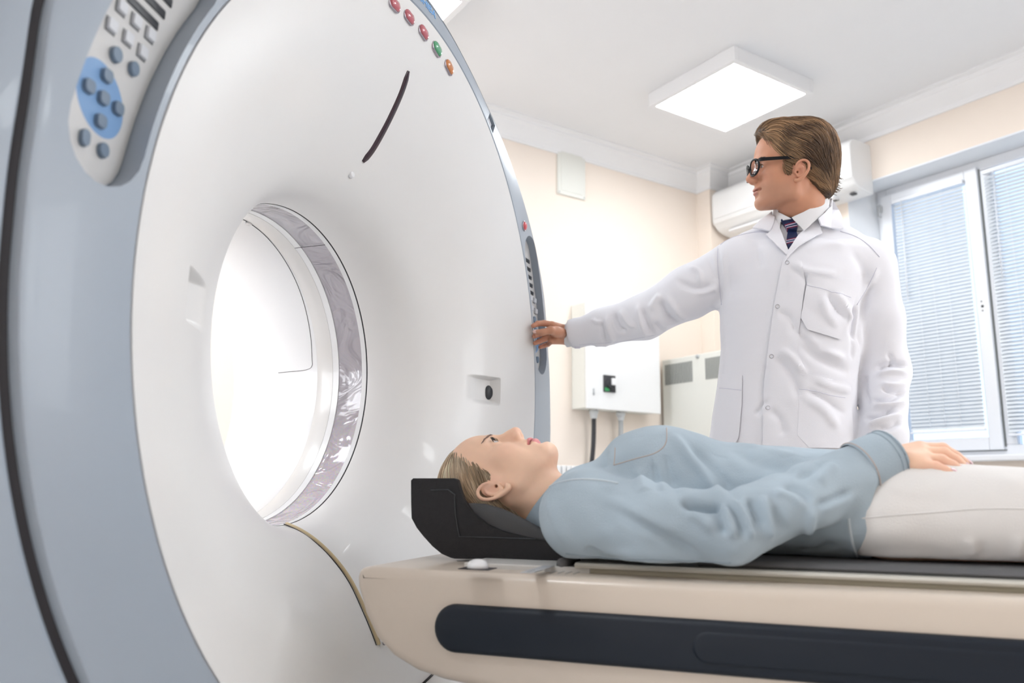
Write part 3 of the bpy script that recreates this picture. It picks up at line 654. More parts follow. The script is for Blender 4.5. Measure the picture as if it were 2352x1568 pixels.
# ================================================================== SCULPTING TOOLS (signed distance blends turned into one skin)
def _arr(p): return np.asarray(p, np.float32)
class Field:
    def __init__(s, lo, hi, h):
        s.h = h; s.ax = [np.arange(lo[i], hi[i]+h, h, dtype=np.float32) for i in range(3)]; s.D = np.full([len(a) for a in s.ax], .5, np.float32)
    def sub(s, lo, hi):
        sl = []
        for i in range(3):
            a = int(np.searchsorted(s.ax[i], lo[i])); b = int(np.searchsorted(s.ax[i], hi[i])); sl.append(slice(max(0, a-1), min(len(s.ax[i]), b+1)))
        return tuple(sl)
    def P(s, sl): return s.ax[0][sl[0]][:, None, None], s.ax[1][sl[1]][None, :, None], s.ax[2][sl[2]][None, None, :]
    def mix(s, fn, lo, hi, k, mode='u'):
        m = k+2*s.h+.004; sl = s.sub([v-m for v in lo], [v+m for v in hi])
        if min(x.stop-x.start for x in sl) <= 0: return s
        d = fn(*s.P(sl)); D = s.D[sl]
        if mode == 'u':
            k = max(k, 1e-5); h = np.clip(.5+.5*(D-d)/k, 0, 1); s.D[sl] = D*(1-h)+d*h-k*h*(1-h)
        elif mode == 's':
            k = max(k, 1e-5); d = -d; h = np.clip(.5+.5*(d-D)/k, 0, 1); s.D[sl] = D*(1-h)+d*h+k*h*(1-h)
        return s
    def ell(s, c, r, k=.01, mode='u', R=None):
        c = _arr(c); r = _arr(r); mr = float(max(r))
        def fn(x, y, z):
            q = [x-c[0], y-c[1], z-c[2]]
            if R is not None: q = [sum(R[i][j]*q[j] for j in range(3)) for i in range(3)]
            k0 = np.sqrt(sum((q[i]/r[i])**2 for i in range(3)))+1e-6; k1 = np.sqrt(sum((q[i]/r[i]**2)**2 for i in range(3)))+1e-6
            return k0*(k0-1)/k1
        e = [mr]*3 if R is not None else r
        return s.mix(fn, [c[i]-e[i] for i in range(3)], [c[i]+e[i] for i in range(3)], k, mode)
    def cap(s, a, b, r1, r2=None, k=.01, mode='u'):
        a = _arr(a); b = _arr(b); r2 = r1 if r2 is None else r2; ba = b-a; L = float(ba@ba)+1e-12; mr = max(r1, r2)
        def fn(x, y, z):
            p = [x-a[0], y-a[1], z-a[2]]; h = np.clip((p[0]*ba[0]+p[1]*ba[1]+p[2]*ba[2])/L, 0, 1)
            return np.sqrt((p[0]-ba[0]*h)**2+(p[1]-ba[1]*h)**2+(p[2]-ba[2]*h)**2)-(r1+(r2-r1)*h)
        return s.mix(fn, [min(a[i], b[i])-mr for i in range(3)], [max(a[i], b[i])+mr for i in range(3)], k, mode)
    def chain(s, pts, rs, k=.01, mode='u'):
        for i in range(len(pts)-1): s.cap(pts[i], pts[i+1], rs[i], rs[i+1], k, mode)
        return s
    def cut(s, p, n, keep=None):
        """remove everything on the +n side of the plane (inside the given box)"""
        n = _arr(n); n = n/np.linalg.norm(n)
        sl = s.sub(*keep) if keep else tuple(slice(0, len(a)) for a in s.ax)
        x, y, z = s.P(sl); d = (x-p[0])*n[0]+(y-p[1])*n[1]+(z-p[2])*n[2]; s.D[sl] = np.maximum(s.D[sl], d); return s
    def mesh(s):
        D = s.D.copy(); D[0] = D[-1] = 1; D[:, 0] = D[:, -1] = 1; D[:, :, 0] = D[:, :, -1] = 1
        ins = D < 0; n = D.shape
        c = np.zeros([m-1 for m in n], np.uint8)
        for i in (0, 1):
            for j in (0, 1):
                for k in (0, 1): c += ins[i:n[0]-1+i, j:n[1]-1+j, k:n[2]-1+k]
        act = np.argwhere((c > 0) & (c < 8)); idx = np.full(c.shape, -1, np.int64); idx[tuple(act.T)] = np.arange(len(act))
        acc = np.zeros((len(act), 3)); cnt = np.zeros(len(act)); cr = [(i, j, k) for i in (0, 1) for j in (0, 1) for k in (0, 1)]
        for a in cr:
            for ax in range(3):
                if a[ax]: continue
                b = list(a); b[ax] = 1
                da = D[act[:, 0]+a[0], act[:, 1]+a[1], act[:, 2]+a[2]]; db = D[act[:, 0]+b[0], act[:, 1]+b[1], act[:, 2]+b[2]]
                m = (da < 0) != (db < 0); t = np.where(m, da/(da-db+1e-20), 0)
                p = np.array(a, float)[None]+np.zeros((len(act), 3)); p[:, ax] += t; acc[m] += p[m]; cnt[m] += 1
        V = (act+acc/cnt[:, None])*s.h+np.array([float(a[0]) for a in s.ax]); F = []
        for ax in range(3):
            u, v = (ax+1) % 3, (ax+2) % 3
            s0 = [slice(None)]*3; s1 = [slice(None)]*3; s0[ax] = slice(0, n[ax]-1); s1[ax] = slice(1, n[ax])
            e = np.argwhere(ins[tuple(s0)] != ins[tuple(s1)]); e = e[(e[:, u] > 0) & (e[:, v] > 0)]
            fl = ins[tuple(e.T)]
            def g(du, dv): q = e.copy(); q[:, u] -= du; q[:, v] -= dv; return idx[tuple(q.T)]
            Q = np.stack([g(0, 0), g(1, 0), g(1, 1), g(0, 1)], 1); Q[~fl] = Q[~fl][:, ::-1]; F.append(Q)
        F = np.concatenate(F); F = F[(F >= 0).all(1)]
        return V, F
def relax(V, F, n=2, lam=.5):
    V = V.copy()
    for _ in range(n):
        S_ = np.zeros_like(V); c = np.zeros(len(V))
        for a in range(4):
            np.add.at(S_, F[:, a], V[F[:, (a+1) % 4]]+V[F[:, (a+3) % 4]]); np.add.at(c, F[:, a], 2)
        V += lam*(S_/np.maximum(c, 1)[:, None]-V)
    return V
def vnorm(V, F):
    a = V[F[:, 2]]-V[F[:, 0]]; b = V[F[:, 3]]-V[F[:, 1]]; n = np.cross(a, b); N = np.zeros_like(V)
    for k in range(4): np.add.at(N, F[:, k], n)
    return N/(np.linalg.norm(N, axis=1)[:, None]+1e-12)
def bvh(V, F): return BVHTree.FromPolygons([tuple(v) for v in V], [tuple(int(i) for i in f) for f in F])
def cast(tree, px, py, y0=.3):
    r = Vector(ray((px, py))).normalized(); h = tree.ray_cast(Vector(CAM)+r*y0, r)
    return (np.array(h[0]), np.array(h[1])) if h[0] is not None else (None, None)
def folds(V, N, tree, L, scale=1.0):
    """press creases / raise ridges along sighted lines; entry: ([(px,py)..], width m, height m)"""
    disp = np.zeros(len(V))
    for pts, w_, h_ in L:
        P = catmull(pts, 5) if len(pts) > 2 else np.array([np.array(pts[0])+(np.array(pts[-1])-np.array(pts[0]))*t for t in np.linspace(0, 1, 8)])
        Q = []
        for p in P:
            q, n = cast(tree, *p)
            if q is not None: Q.append(q)
        if len(Q) < 2: continue
        Q = np.array(Q); lo = Q.min(0)-3*w_; hi = Q.max(0)+3*w_; m = np.where(((V > lo) & (V < hi)).all(1))[0]
        if not len(m): continue
        best = np.full(len(m), 9.); tt = np.zeros(len(m)); X = V[m]
        for i in range(len(Q)-1):
            ab = Q[i+1]-Q[i]; L2 = ab@ab+1e-12; t = np.clip(((X-Q[i])@ab)/L2, 0, 1); d = np.linalg.norm(X-Q[i]-t[:, None]*ab, axis=1)
            b = d < best; best[b] = d[b]; tt[b] = (i+t[b])/(len(Q)-1)
        env = np.minimum(1, 4*np.minimum(tt+.04, 1.04-tt)); disp[m] += scale*h_*np.exp(-(best/w_)**2)*env
    return V+N*disp[:, None]
def fnoise(P, s, seed=0, octv=3):
    """smooth pseudo noise -1..1"""
    r = np.random.default_rng(seed); out = np.zeros(len(P)); amp = 1; tot = 0
    for o in range(octv):
        for _ in range(4):
            k = r.normal(size=3)*s*(1.9**o); out += amp*np.sin(P@k+r.uniform(0, 6.28)+1.3*np.sin(P@(r.normal(size=3)*s*1.1*(1.9**o))+r.uniform(0, 6)))/4
        tot += amp; amp *= .5
    return out/tot*1.6
def patch(name, poly, tree, thick, m, par, step=5, lift=.0006, edge=6, sharp=50, maxd=None):
    """a piece of cloth laid on the surface below, cut to a sighted outline"""
    poly = densify(poly, edge); V2, F = tri2d(poly, step); A = []; O = []; last = None; cen = np.mean(poly, 0)
    for p in V2:
        q, n = cast(tree, *p)
        if q is None:
            for t in np.linspace(.02, 1, 50):
                p2 = np.array(p)+(cen-np.array(p))*t; q2, n = cast(tree, *p2)
                if q2 is not None: break
            if q2 is None: q2 = CAM+ray(p)*2.1; n = -ray(p)/np.linalg.norm(ray(p))
            q = CAM+ray(p)*((q2-CAM)@FW)
        if n@(q-CAM) > 0: n = -n
        A.append(q+n*lift); O.append(n*thick)
    V, FF = slab(A, F, 0, O); return obj(name, V, FF, m, par, sharp=sharp)
def seam(name, pts, tree, r, m, par, lift=.0):
    Q = []
    for p in catmull(pts, 6) if len(pts) > 2 else densify([pts[0], pts[-1]], 6)[:max(2, len(densify([pts[0], pts[-1]], 6))//2+1)]:
        q, n = cast(tree, *p)
        if q is not None: Q.append(q+n*lift*(1 if n@(q-CAM) < 0 else -1))
    if len(Q) > 1: return obj(name, *tube(Q, r, 5), m, par)

def relaxed_hand(wrist, down, across, palm, sc=1.0):
    """a hand hanging or lying at ease: palm, four curled fingers of unequal length and a thumb on the side"""
    w = np.array(wrist, float); d = np.array(down, float); d /= np.linalg.norm(d); a = np.array(across, float); a -= d*(a@d); a /= np.linalg.norm(a); p = np.array(palm, float); p -= d*(p@d)+a*(p@a); p /= np.linalg.norm(p)
    f = Field(w-.20, w+.20, .002); K = []
    f.cap(tuple(w-d*.03), tuple(w+d*.01), .026*sc, .025*sc, .01)
    for i, (o, L) in enumerate(((.030, .088), (.010, .092), (-.011, .088), (-.030, .080))):
        k = w+(d*L+a*o)*sc; f.cap(tuple(w+a*o*.5*sc), tuple(k), .0155*sc, .0115*sc, .012); l = (.042, .047, .043, .034)[i]*sc; r = (.0095, .0095, .009, .008)[i]*sc
        q1 = k+(d*.92+p*.35)*l; q2 = q1+(d*.72+p*.68)*l*.62; q3 = q2+(d*.55+p*.8)*l*.48; f.chain([tuple(k), tuple(q1), tuple(q2), tuple(q3)], [r*1.08, r, r*.9, r*.75], .003)
    t0 = w+(d*.018+a*.026)*sc; t1 = t0+(d*.036+a*.022+p*.012)*sc; t2 = t1+(d*.030+a*.008+p*.012)*sc; t3 = t2+(d*.022+p*.010)*sc; f.chain([tuple(t0), tuple(t1), tuple(t2), tuple(t3)], [.016*sc, .0115*sc, .0098*sc, .0078*sc], .006)
    V, F = f.mesh(); return relax(V, F, 1, .3), F
# ================================================================== HEAD (local: x sideways, y forward, z up, origin between the ear canals)
def head_field(male, h=.0016):
    f = Field((-.098, -.125, -.20), (.098, .135, .145), h)
    f.ell((0, -.008, .052), (.0735, .094, .079), .02)
    f.ell((0, .032, .052), (.060, .0605, .058), .03)
    f.ell((0, .040, -.018), (.056, .050, .070), .03)
    jw = .054 if male else .049; gz = -.068 if male else -.05
    for s in (-1, 1):
        f.cap((s*jw, .010, gz), (s*.019, .077, -.087 if male else -.082), .016 if male else .014, .014, .028)
        f.cap((s*.058, .0, -.005), (s*jw, .008, gz), .014, .014, .03)
        f.ell((s*.041, .062, -.008), (.021, .023, .020), .02)
        f.ell((s*.044, .045, -.04), (.018, .03, .025), .025)
        f.cap((s*.012, .0905, .036), (s*.044, .073, .034), .0085 if male else .0065, .0085 if male else .006, .016)
    f.ell((0, .045, -.068), (.036, .042, .026), .03)
    f.ell((0, .0805, -.087 if male else -.082), (.019 if male else .015, .0155, .0165), .014)
    f.ell((0, .070, -.045), (.029, .0275, .028), .02)
    # eye sockets
    for s in (-1, 1): f.ell((s*.031, .0975, .016), (.0175, .0125, .0125), .014, 's')
    # nose
    f.cap((0, .0885, .030), (0, .1125 if male else .110, -.009), .0066, .0088 if male else .008, .012)
    f.ell((0, .095, -.008), (.0100, .020, .020), .010)
    f.ell((0, .113 if male else .1112, -.013 if male else -.012), (.0098, .0085, .0085) if male else (.0086, .0075, .0075), .009)
    for s in (-1, 1):
        f.ell((s*(.0115 if male else .0105), .1010, -.0185), (.0068, .0095, .0075) if male else (.0058, .0085, .0066), .008)
        f.ell((s*.0062, .1075, -.0268), (.0034, .0052, .004), .003, 's')
    # mouth
    lz = -.0485; lw = .021; fu = 1.0 if male else 1.35
    f.ell((0, .0955, lz+.0035), (lw, .0078*(fu**.3), .0048*fu), .005)
    f.ell((0, .0935, lz-.0075), (lw*.84, .0088*(fu**.3), .0060*fu), .005)
    f.ell((0, .100, lz-.0012), (lw*1.02, .009, .0011), .0035, 's')
    for s in (-1, 1): f.ell((s*.023, .0905, lz-.001), (.004, .006, .003), .006, 's')
    f.ell((0, .0985, -.0675), (.016, .0065, .0045), .010, 's')
    f.ell((0, .1055, -.0365), (.0028, .004, .006), .005, 's')
    # lids with an almond opening
    for s in (-1, 1):
        f.ell((s*.0305, .0775, .0165), (.0145, .0135, .0125), .006)
        f.ell((s*.0328, .0918, .0160 if male else .0162), (.0138, .0078, .0040 if male else .0062), .0025, 's')
    # ears
    for s in (-1, 1):
        cy, cz, cx = -.005, -.010, .0735
        def e(u, v, w_=0): return (s*(cx+w_+.30*max(0, .010-u)), cy+u-.16*v, cz+v)
        f.ell(e(-.001, .002, .0015), (.0058, .0150, .0255), .007)
        rim = [e(.012, .004, .004), e(.0135, .014, .0065), e(.010, .024, .0075), e(.001, .0300, .0080), e(-.009, .0275, .0085), e(-.0155, .019, .0085), e(-.0175, .007, .0085), e(-.0155, -.006, .008), e(-.010, -.017, .007), e(-.003, -.025, .006), e(.004, -.0285, .005), e(.009, -.024, .003)]
        rr_ = [.0022, .0026, .0028, .0030, .0031, .0031, .0030, .0030, .0036, .0050, .0056, .0040]
        rc = catmull(rim, 4); rv = np.interp(np.linspace(0, 1, len(rc)), np.linspace(0, 1, len(rr_)), rr_)
        f.ell(e(.001, -.003, .0115), (.0085, .0098, .0125), .003, 's')
        f.ell(e(-.003, .019, .0095), (.0050, .0070, .0060), .003, 's'); f.ell(e(-.0115, .008, .0100), (.0045, .0030, .0120), .002, 's')
        f.chain([tuple(p) for p in rc], list(rv), .002)
        ah = catmull([e(.002, .017, .0035), e(-.005, .012, .0055), e(-.0085, .003, .0065), e(-.008, -.007, .0065), e(-.003, -.014, .0055), e(.003, -.0165, .0045)], 4); f.chain([tuple(p) for p in ah], [.0022]*len(ah), .0025)
        f.ell(e(.0125, -.003, .0025), (.0040, .0036, .0062), .003)
        f.cap(e(.0070, -.0035, .006), e(.009, -.002, -.008), .0032, .0030, .0015, 's')
    return f
def skin_cols(L, male):
    """colour by anatomy: lips, brows, ears, cheeks, beard shade"""
    x, y, z = L[:, 0], L[:, 1], L[:, 2]
    base = np.array([.62, .30, .185]) if male else np.array([.95, .63, .455]); C = np.tile(base, (len(L), 1))
    def blend(m, c): C[:] = C*(1-m[:, None])+np.array(c)*m[:, None]
    red = np.exp(-((np.abs(x)-.075)/.02)**2-((y+.01)/.03)**2-((z-.005)/.035)**2); blend(red*.45, [.68, .30, .22] if male else [.86, .45, .34])
    ch = np.exp(-((np.abs(x)-.045)/.02)**2-((y-.075)/.03)**2-((z+.018)/.02)**2); blend(ch*.35, [.66, .32, .23] if male else [.86, .46, .34])
    nt_ = np.exp(-(x/.014)**2-((y-.112)/.02)**2-((z+.014)/.013)**2); blend(nt_*.4, [.66, .30, .22] if male else [.86, .48, .38])
    lz = -.0485; fu = 1.0 if male else 1.35
    up_ = ((x/.022)**2+((z-lz-.0025)/(.0052*fu))**2); lo_ = ((x/.019)**2+((z-lz+.0080)/(.0066*fu))**2)
    m = (np.clip((1.15-np.minimum(up_, lo_))/.3, 0, 1))*(y > .08); blend(m*(.7 if male else 1.0), [.50, .22, .19] if male else [.74, .27, .28])
    ln = np.exp(-((z-lz+.0012)/.0013)**2)*(np.abs(x) < .022)*(y > .085); blend(ln*.7, [.22, .08, .07])
    if male:
        bd = np.clip((-.028-z)/.02, 0, 1)*np.clip((y+.01)/.05, 0, 1)*(1-m); blend(bd*.22, [.34, .24, .19])
    nn = fnoise(L, 60, 3)*.035; C *= (1+nn[:, None]); 
    return np.clip(C, 0, 1)
def to_world(L, O, R, s=1.0): return np.asarray(L)*s@R+O       # rows of R: local axes in world
M_skin = mat('skin_tan', (.7, .45, .33), .48, .4, sss=.12, vcol=True, bump=.12, bscale=900, var=.02)
M_eye = mat('eye', (.8, .8, .8), .08, .6, vcol=True, coat=.6, var=.0)
M_nail = mat('nail', (.86, .60, .56), .2, .5, coat=.5)
def hair_mat(name): return mat(name, (.3, .2, .1), .5, .35, vcol=True, var=.12, nscale=40, sheen=.1)
M_hairm = hair_mat('hair_brown'); M_hairw = hair_mat('hair_blonde')
def sdf_grad(fn, P, e=.0015):
    g = np.stack([fn(P+np.eye(3)[i]*e)-fn(P-np.eye(3)[i]*e) for i in range(3)], 1); return g/(np.linalg.norm(g, axis=1)[:, None]+1e-9)
def sampler(f):
    lo = np.array([a[0] for a in f.ax]); n = np.array(f.D.shape)
    def fn(P):
        q = np.clip((P-lo)/f.h, 0, n-1.001); i = q.astype(int); t = q-i; out = 0
        for a in (0, 1):
            for b in (0, 1):
                for c in (0, 1):
                    out = out+f.D[i[:, 0]+a, i[:, 1]+b, i[:, 2]+c]*np.where(a, t[:, 0], 1-t[:, 0])*np.where(b, t[:, 1], 1-t[:, 1])*np.where(c, t[:, 2], 1-t[:, 2])
        return out
    return fn
def strands(starts, flow, surf, n, step, rad, cols, T, lift=.0015, wob=.3, seed=1, clump=None):
    """many tapering locks combed over a surface, as one mesh"""
    r = np.random.default_rng(seed); P = starts.copy(); K = len(P); path = [P.copy()]; ph = r.uniform(0, 6.28, K); am = r.normal(0, wob, (K, 3)); off = r.uniform(-.2, 1, K)*lift
    for i in range(n):
        g = sdf_grad(surf, P); v = flow(P)+am*np.sin(ph+i*.5)[:, None]*.35
        v -= g*(v*g).sum(1)[:, None]*1.0; v /= np.linalg.norm(v, axis=1)[:, None]+1e-9
        P = P+v*step; d = surf(P); g = sdf_grad(surf, P); tgt = off*sin(pi*min(1, (i+1)/n)*.9)
        P = P-g*(d-tgt)[:, None]; path.append(P.copy())
    path = np.array(path); rd = rad*r.uniform(.6, 1.4, K); V = []; C = []; m = n+1; nn = 4
    prof_ = np.sin(np.linspace(.18, 1, m)*pi*.97)**.6
    for i in range(m):
        t = path[min(i+1, m-1)]-path[max(i-1, 0)]; t /= np.linalg.norm(t, axis=1)[:, None]+1e-9; g = sdf_grad(surf, path[i]); s_ = np.cross(t, g); s_ /= np.linalg.norm(s_, axis=1)[:, None]+1e-9
        for k in range(nn):
            a = 2*pi*k/nn; V.append(path[i]+(s_*cos(a)*1.6+g*sin(a)*.8)*(rd*prof_[i])[:, None]); C.append(cols*(.92+.16*i/m))
    V = np.array(V).reshape(m, nn, K, 3).transpose(2, 0, 1, 3).reshape(-1, 3); C = np.array(C).reshape(m, nn, K, 3).transpose(2, 0, 1, 3).reshape(-1, 3)
    F = []
    b = (np.arange(K)*m*nn)[:, None, None]+(np.arange(m-1)*nn)[None, :, None]
    for k in range(nn): k2 = (k+1) % nn; F.append(np.stack([b[..., 0]+k, b[..., 0]+k2, b[..., 0]+nn+k2, b[..., 0]+nn+k], -1).reshape(-1, 4))
    return T(V), np.concatenate(F), np.clip(C, 0, 1)
def eyeballs(T, par, look, iris, r=.0118, c=(.0305, .0770, .0165)):
    for s in (-1, 1):
        bm = bmesh.new(); bmesh.ops.create_uvsphere(bm, u_segments=32, v_segments=24, radius=r); V = np.array([v.co[:] for v in bm.verts]); F = [[v.index for v in f.verts] for f in bm.faces]; bm.free()
        lk = np.array(look, float); lk /= np.linalg.norm(lk); d = (V/r)@lk; C = np.tile([.66, .62, .60], (len(V), 1)); C[d > .86] = iris; C[d > .95] = [.01, .01, .01]
        obj('eye', T(V+np.array([s*c[0], c[1], c[2]])), F, M_eye, par, col=C)
# ================================================================== THE WOMAN ON THE TABLE (scanner frame)
def WS(A): return np.asarray(A)@FS+ORG
woman = empty('person', W((0, -.9, -.381)), 'woman lying on her back on the table in a light denim shirt and white trousers', 'person')
hp_ = radians(7.0); Uw = np.array([0, cos(hp_), sin(hp_)]); Fw = np.array([0, -sin(hp_), cos(hp_)]); Xw = np.cross(Fw, Uw)
RW = np.array([FS.T@Xw, FS.T@Fw, FS.T@Uw]); OW = np.array(W((0, -.197, -.273)))
sw_k = 1.0
TW = lambda L: to_world(L, OW, RW, sw_k)
def s2h(p): # scanner frame -> head local
    d = np.asarray(p)-np.array([0, -.197, -.273]); return (d@Xw, d@Fw, d@Uw)
fw_ = head_field(False)
nk = s2h((0, -.355, -.325))
fw_.cap((0, -.022, -.035), (0, -.018, -.10), .050, .049, .03); fw_.cap((0, -.018, -.10), nk, .049, .055, .03)
for s in (-1, 1): fw_.cap((s*.05, -.02, -.035), (s*.018, nk[1]+.035, nk[2]+.01), .010, .010, .02)
Vh, Fh = fw_.mesh(); Vh = relax(Vh, Fh, 1, .3); Ch = skin_cols(Vh, False)
# rest of the body, mostly inside the clothes, and the hand on her thigh
fb = Field((-.30, -1.80, -.392), (.30, -.30, -.17), .007)
fb.ell((0, -.50, -.30), (.15, .2, .085), .05); fb.ell((0, -.85, -.31), (.155, .16, .07), .08)
fb.cap((0, -.34, -.325), (0, -.45, -.31), .05, .08, .05)
for s in (-1, 1):
    fb.cap((s*.085, -.9, -.312), (s*.09, -1.27, -.325), .07, .05, .03); fb.cap((s*.09, -1.27, -.325), (s*.085, -1.66, -.345), .05, .032, .03)
    fb.cap((s*.15, -.385, -.315), (s*.22, -.65, -.338), .04, .036, .03)
fb.cap((-.22, -.65, -.338), (-.12, -.885, -.225), .034, .026, .02); fb.cap((.22, -.65, -.338), (.21, -.9, -.345), .034, .026, .02)
for s in (-1, 1): fb.chain([(s*.085, -1.66, -.35), (s*.09, -1.70, -.345), (s*.10, -1.715, -.27), (s*.10, -1.71, -.23)], [.034, .034, .03, .02], .03)
Vb, Fb = fb.mesh()
def hand_mesh(fh):
    V, F = fh.mesh(); return relax(V, F, 1, .3), F
# right hand palm down, fingers toward the feet
fd = Field((-.22, -1.05, -.30), (-.02, -.84, -.15), .0016)
def HP(px, py, x): q = S((px, py), 0, x); return tuple(q)
wr = HP(2015, 1055, -.118); kn = [HP(2112, 1030, -.078), HP(2118, 1040, -.094), HP(2120, 1053, -.110), HP(2115, 1066, -.124)]
fd.cap(HP(1985, 1062, -.13), wr, .027, .024, .01)
for i, k_ in enumerate(kn): fd.cap((wr[0]+(i-1.5)*-.009, wr[1], wr[2]), k_, .0155, .0125, .012)
fd.ell(((wr[0]+kn[1][0])/2, (wr[1]+kn[1][1])/2, (wr[2]+kn[1][2])/2-.004), (.028, .035, .013), .012)
fing = [[kn[0], HP(2165, 1030, -.070), HP(2195, 1047, -.068), HP(2217, 1062, -.067)], [kn[1], HP(2168, 1040, -.088), HP(2196, 1056, -.088), HP(2214, 1070, -.088)],
        [kn[2], HP(2163, 1056, -.106), HP(2188, 1068, -.108), HP(2203, 1077, -.109)], [kn[3], HP(2150, 1071, -.124), HP(2170, 1079, -.127), HP(2184, 1084, -.128)]]
fr_ = [[.0105, .0092, .0080, .0068], [.0105, .0092, .0080, .0068], [.010, .0088, .0076, .0065], [.0092, .0078, .0068, .0060]]
for P_, r_ in zip(fing, fr_): fd.chain(P_, r_, .0035)
fd.chain([(wr[0]+.02, wr[1]-.01, wr[2]-.01), (wr[0]+.04, wr[1]-.045, wr[2]-.018), (wr[0]+.052, wr[1]-.075, wr[2]-.02), (wr[0]+.055, wr[1]-.098, wr[2]-.022)], [.0145, .011, .0095, .0075], .006)
Vd, Fd = hand_mesh(fd)
def hand_cols(V, base, kns, red):
    C = np.tile(base, (len(V), 1)); 
    for k_ in kns: m = np.exp(-(np.linalg.norm(V-np.array(k_), axis=1)/.010)**2)*.45; C = C*(1-m[:, None])+np.array(red)*m[:, None]
    return np.clip(C*(1+fnoise(V, 70, 5)[:, None]*.04), 0, 1)
Cd = hand_cols(Vd, [.92, .61, .44], [p for P_ in fing for p in P_[:3]], [.80, .36, .27])
Cb = np.tile([.80, .52, .38], (len(Vb), 1))
Ve, Fe = relaxed_hand((.213, -.90, -.362), (-.05, -1, .03), (1, 0, .1), (0, 0, 1), .88); Ce = hand_cols(Ve, [.92, .61, .44], [], [.8, .5, .4])
Va = np.concatenate([TW(Vh), WS(Vb), WS(Vd), WS(Ve)]); Fa = np.concatenate([Fh, Fb+len(Vh), Fd+len(Vh)+len(Vb), Fe+len(Vh)+len(Vb)+len(Vd)]); Ca = np.concatenate([Ch, Cb, Cd, Ce])
wb = obj('body', Va, Fa, M_skin, woman, col=Ca)
for P_, r_ in zip(fing, fr_):
    a = np.array(P_[2]); b_ = np.array(P_[3]); t = (b_-a)/np.linalg.norm(b_-a); up = np.array([0, 0, 1.])-t*t[2]; up /= np.linalg.norm(up); s_ = np.cross(t, up); L = []
    for u in np.linspace(-.0015, .0095, 7):
        wv_ = .0048*(1 if u < .004 else max(.15, sqrt(max(0, 1-((u-.004)/.0062)**2)))); L.append([WS(b_+t*u+s_*wv_*q+up*(r_[3]+.0009-.0022*q*q-max(0, u-.004)*.25)) for q in (-1, -.5, 0, .5, 1)])
    V_, F_ = loft(L, False); nv = len(V_); obj('fingernail', *slab(V_, F_, 0, [FS.T@(-up*.0012)]*nv), mat('nail_pink', (.90, .62, .66), .12, coat=.8), wb)
eyeballs(TW, woman, (-.38, 1, -.02), [.10, .14, .17])
# ---- hair
def hairline_w(z): return np.interp(z, [-.12, -.06, -.03, -.022, -.010, .0, .010, .030, .040, .052, .07, .09, .105, .13], [-.02, -.024, -.03, -.030, -.015, .012, .027, .036, .045, .056, .066, .076, .086, .098])
fhw = Field((-.1, -.13, -.13), (.1, .11, .15), .002)
fhw.ell((0, -.010, .053), (.0785, .0985, .085), .02); fhw.ell((0, -.052, -.005), (.062, .045, .062), .03); fhw.ell((0, -.075, .06), (.055, .035, .05), .03)
for s in (-1, 1): fhw.ell((s*.062, .014, .010), (.0080, .014, .022), .012)
x_, y_, z_ = fhw.P((slice(None),)*3); cutm = (y_-np.interp(z_, *([-.12, -.06, -.03, -.022, -.010, .0, .010, .030, .040, .052, .07, .09, .105, .13], [-.02, -.024, -.03, -.030, -.015, .012, .027, .036, .045, .056, .066, .076, .086, .098])))+0*x_
cutm = cutm*.75; kk = .006; hh_ = np.clip(.5+.5*(cutm-fhw.D)/kk, 0, 1); fhw.D = (fhw.D*(1-hh_)+cutm*hh_+kk*hh_*(1-hh_)).astype(np.float32)
Vw, Fw_ = fhw.mesh(); Vw = relax(Vw, Fw_, 2, .5)
def hcol(P, seed, a, b_, c_, s=55):
    t = np.clip(.45+1.0*fnoise(P*np.array([1, .35, .35]), s, seed), 0, 1)[:, None]; u = np.clip(.5+.5*fnoise(P, s*.6, seed+1), 0, 1)[:, None]
    return (np.array(a)*(1-t)+np.array(b_)*t)*(1-u*.4)+np.array(c_)*u*.4
wa, wb2, wc = [.46, .33, .21], [1.0, .84, .62], [.17, .105, .07]
obj('hair', TW(Vw), Fw_, M_hairw, woman, col=hcol(Vw, 11, wa, [.42, .30, .18], wc)*.8)
hair_w = [c for c in woman.children if c.name.startswith('hair')][0]
sf = sampler(fhw); Nw = sdf_grad(sf, Vw); ok = (Vw[:, 1] > -.11)
ii = RNG.choice(np.where(ok)[0], 9000); st_ = Vw[ii]
def flow_w(P):
    v = np.zeros_like(P); v[:, 1] = -1; v[:, 2] = -.55-.9*np.clip(-P[:, 1]/.06, 0, 1.2); v[:, 2] += np.where((P[:, 1] < .0) & (P[:, 2] < .0), -.3, 0); v[:, 0] = -P[:, 0]*2; return v
cs = (.55+.45*np.clip((hairline_w(st_[:, 2])-st_[:, 1])/.03, 0, 1))[:, None]*hcol(st_*np.array([1, 0, 1]), 21, wa, wb2, wc, 120)*RNG.uniform(.95, 1.55, (len(ii), 1))
V_, F_, C_ = strands(st_, flow_w, sf, 11, .0068, .0006, cs, TW, .0030, .10, 3)
obj('hair_strands', V_, F_, M_hairw, hair_w, col=C_)
# loose end of hair under the neck
P0 = []
for i in range(60):
    a = np.array([RNG.uniform(-.05, .02), -.245-RNG.uniform(0, .02), -.335+RNG.uniform(-.012, .008)]); b_ = a+np.array([-.03, -.05, -.018]); c_ = b_+np.array([-.028, -.032, -.012+RNG.uniform(-.004, .004)])
    P0.append(tube(WS(catmull([a, b_, c_], 4)), [.0016]*8+[.0006], 4, False))
vv, ff = merge(*P0); obj('hair_tail', vv, ff, mat('hair_gold', (.42, .26, .10), .4, var=.3, nscale=90), hair_w)
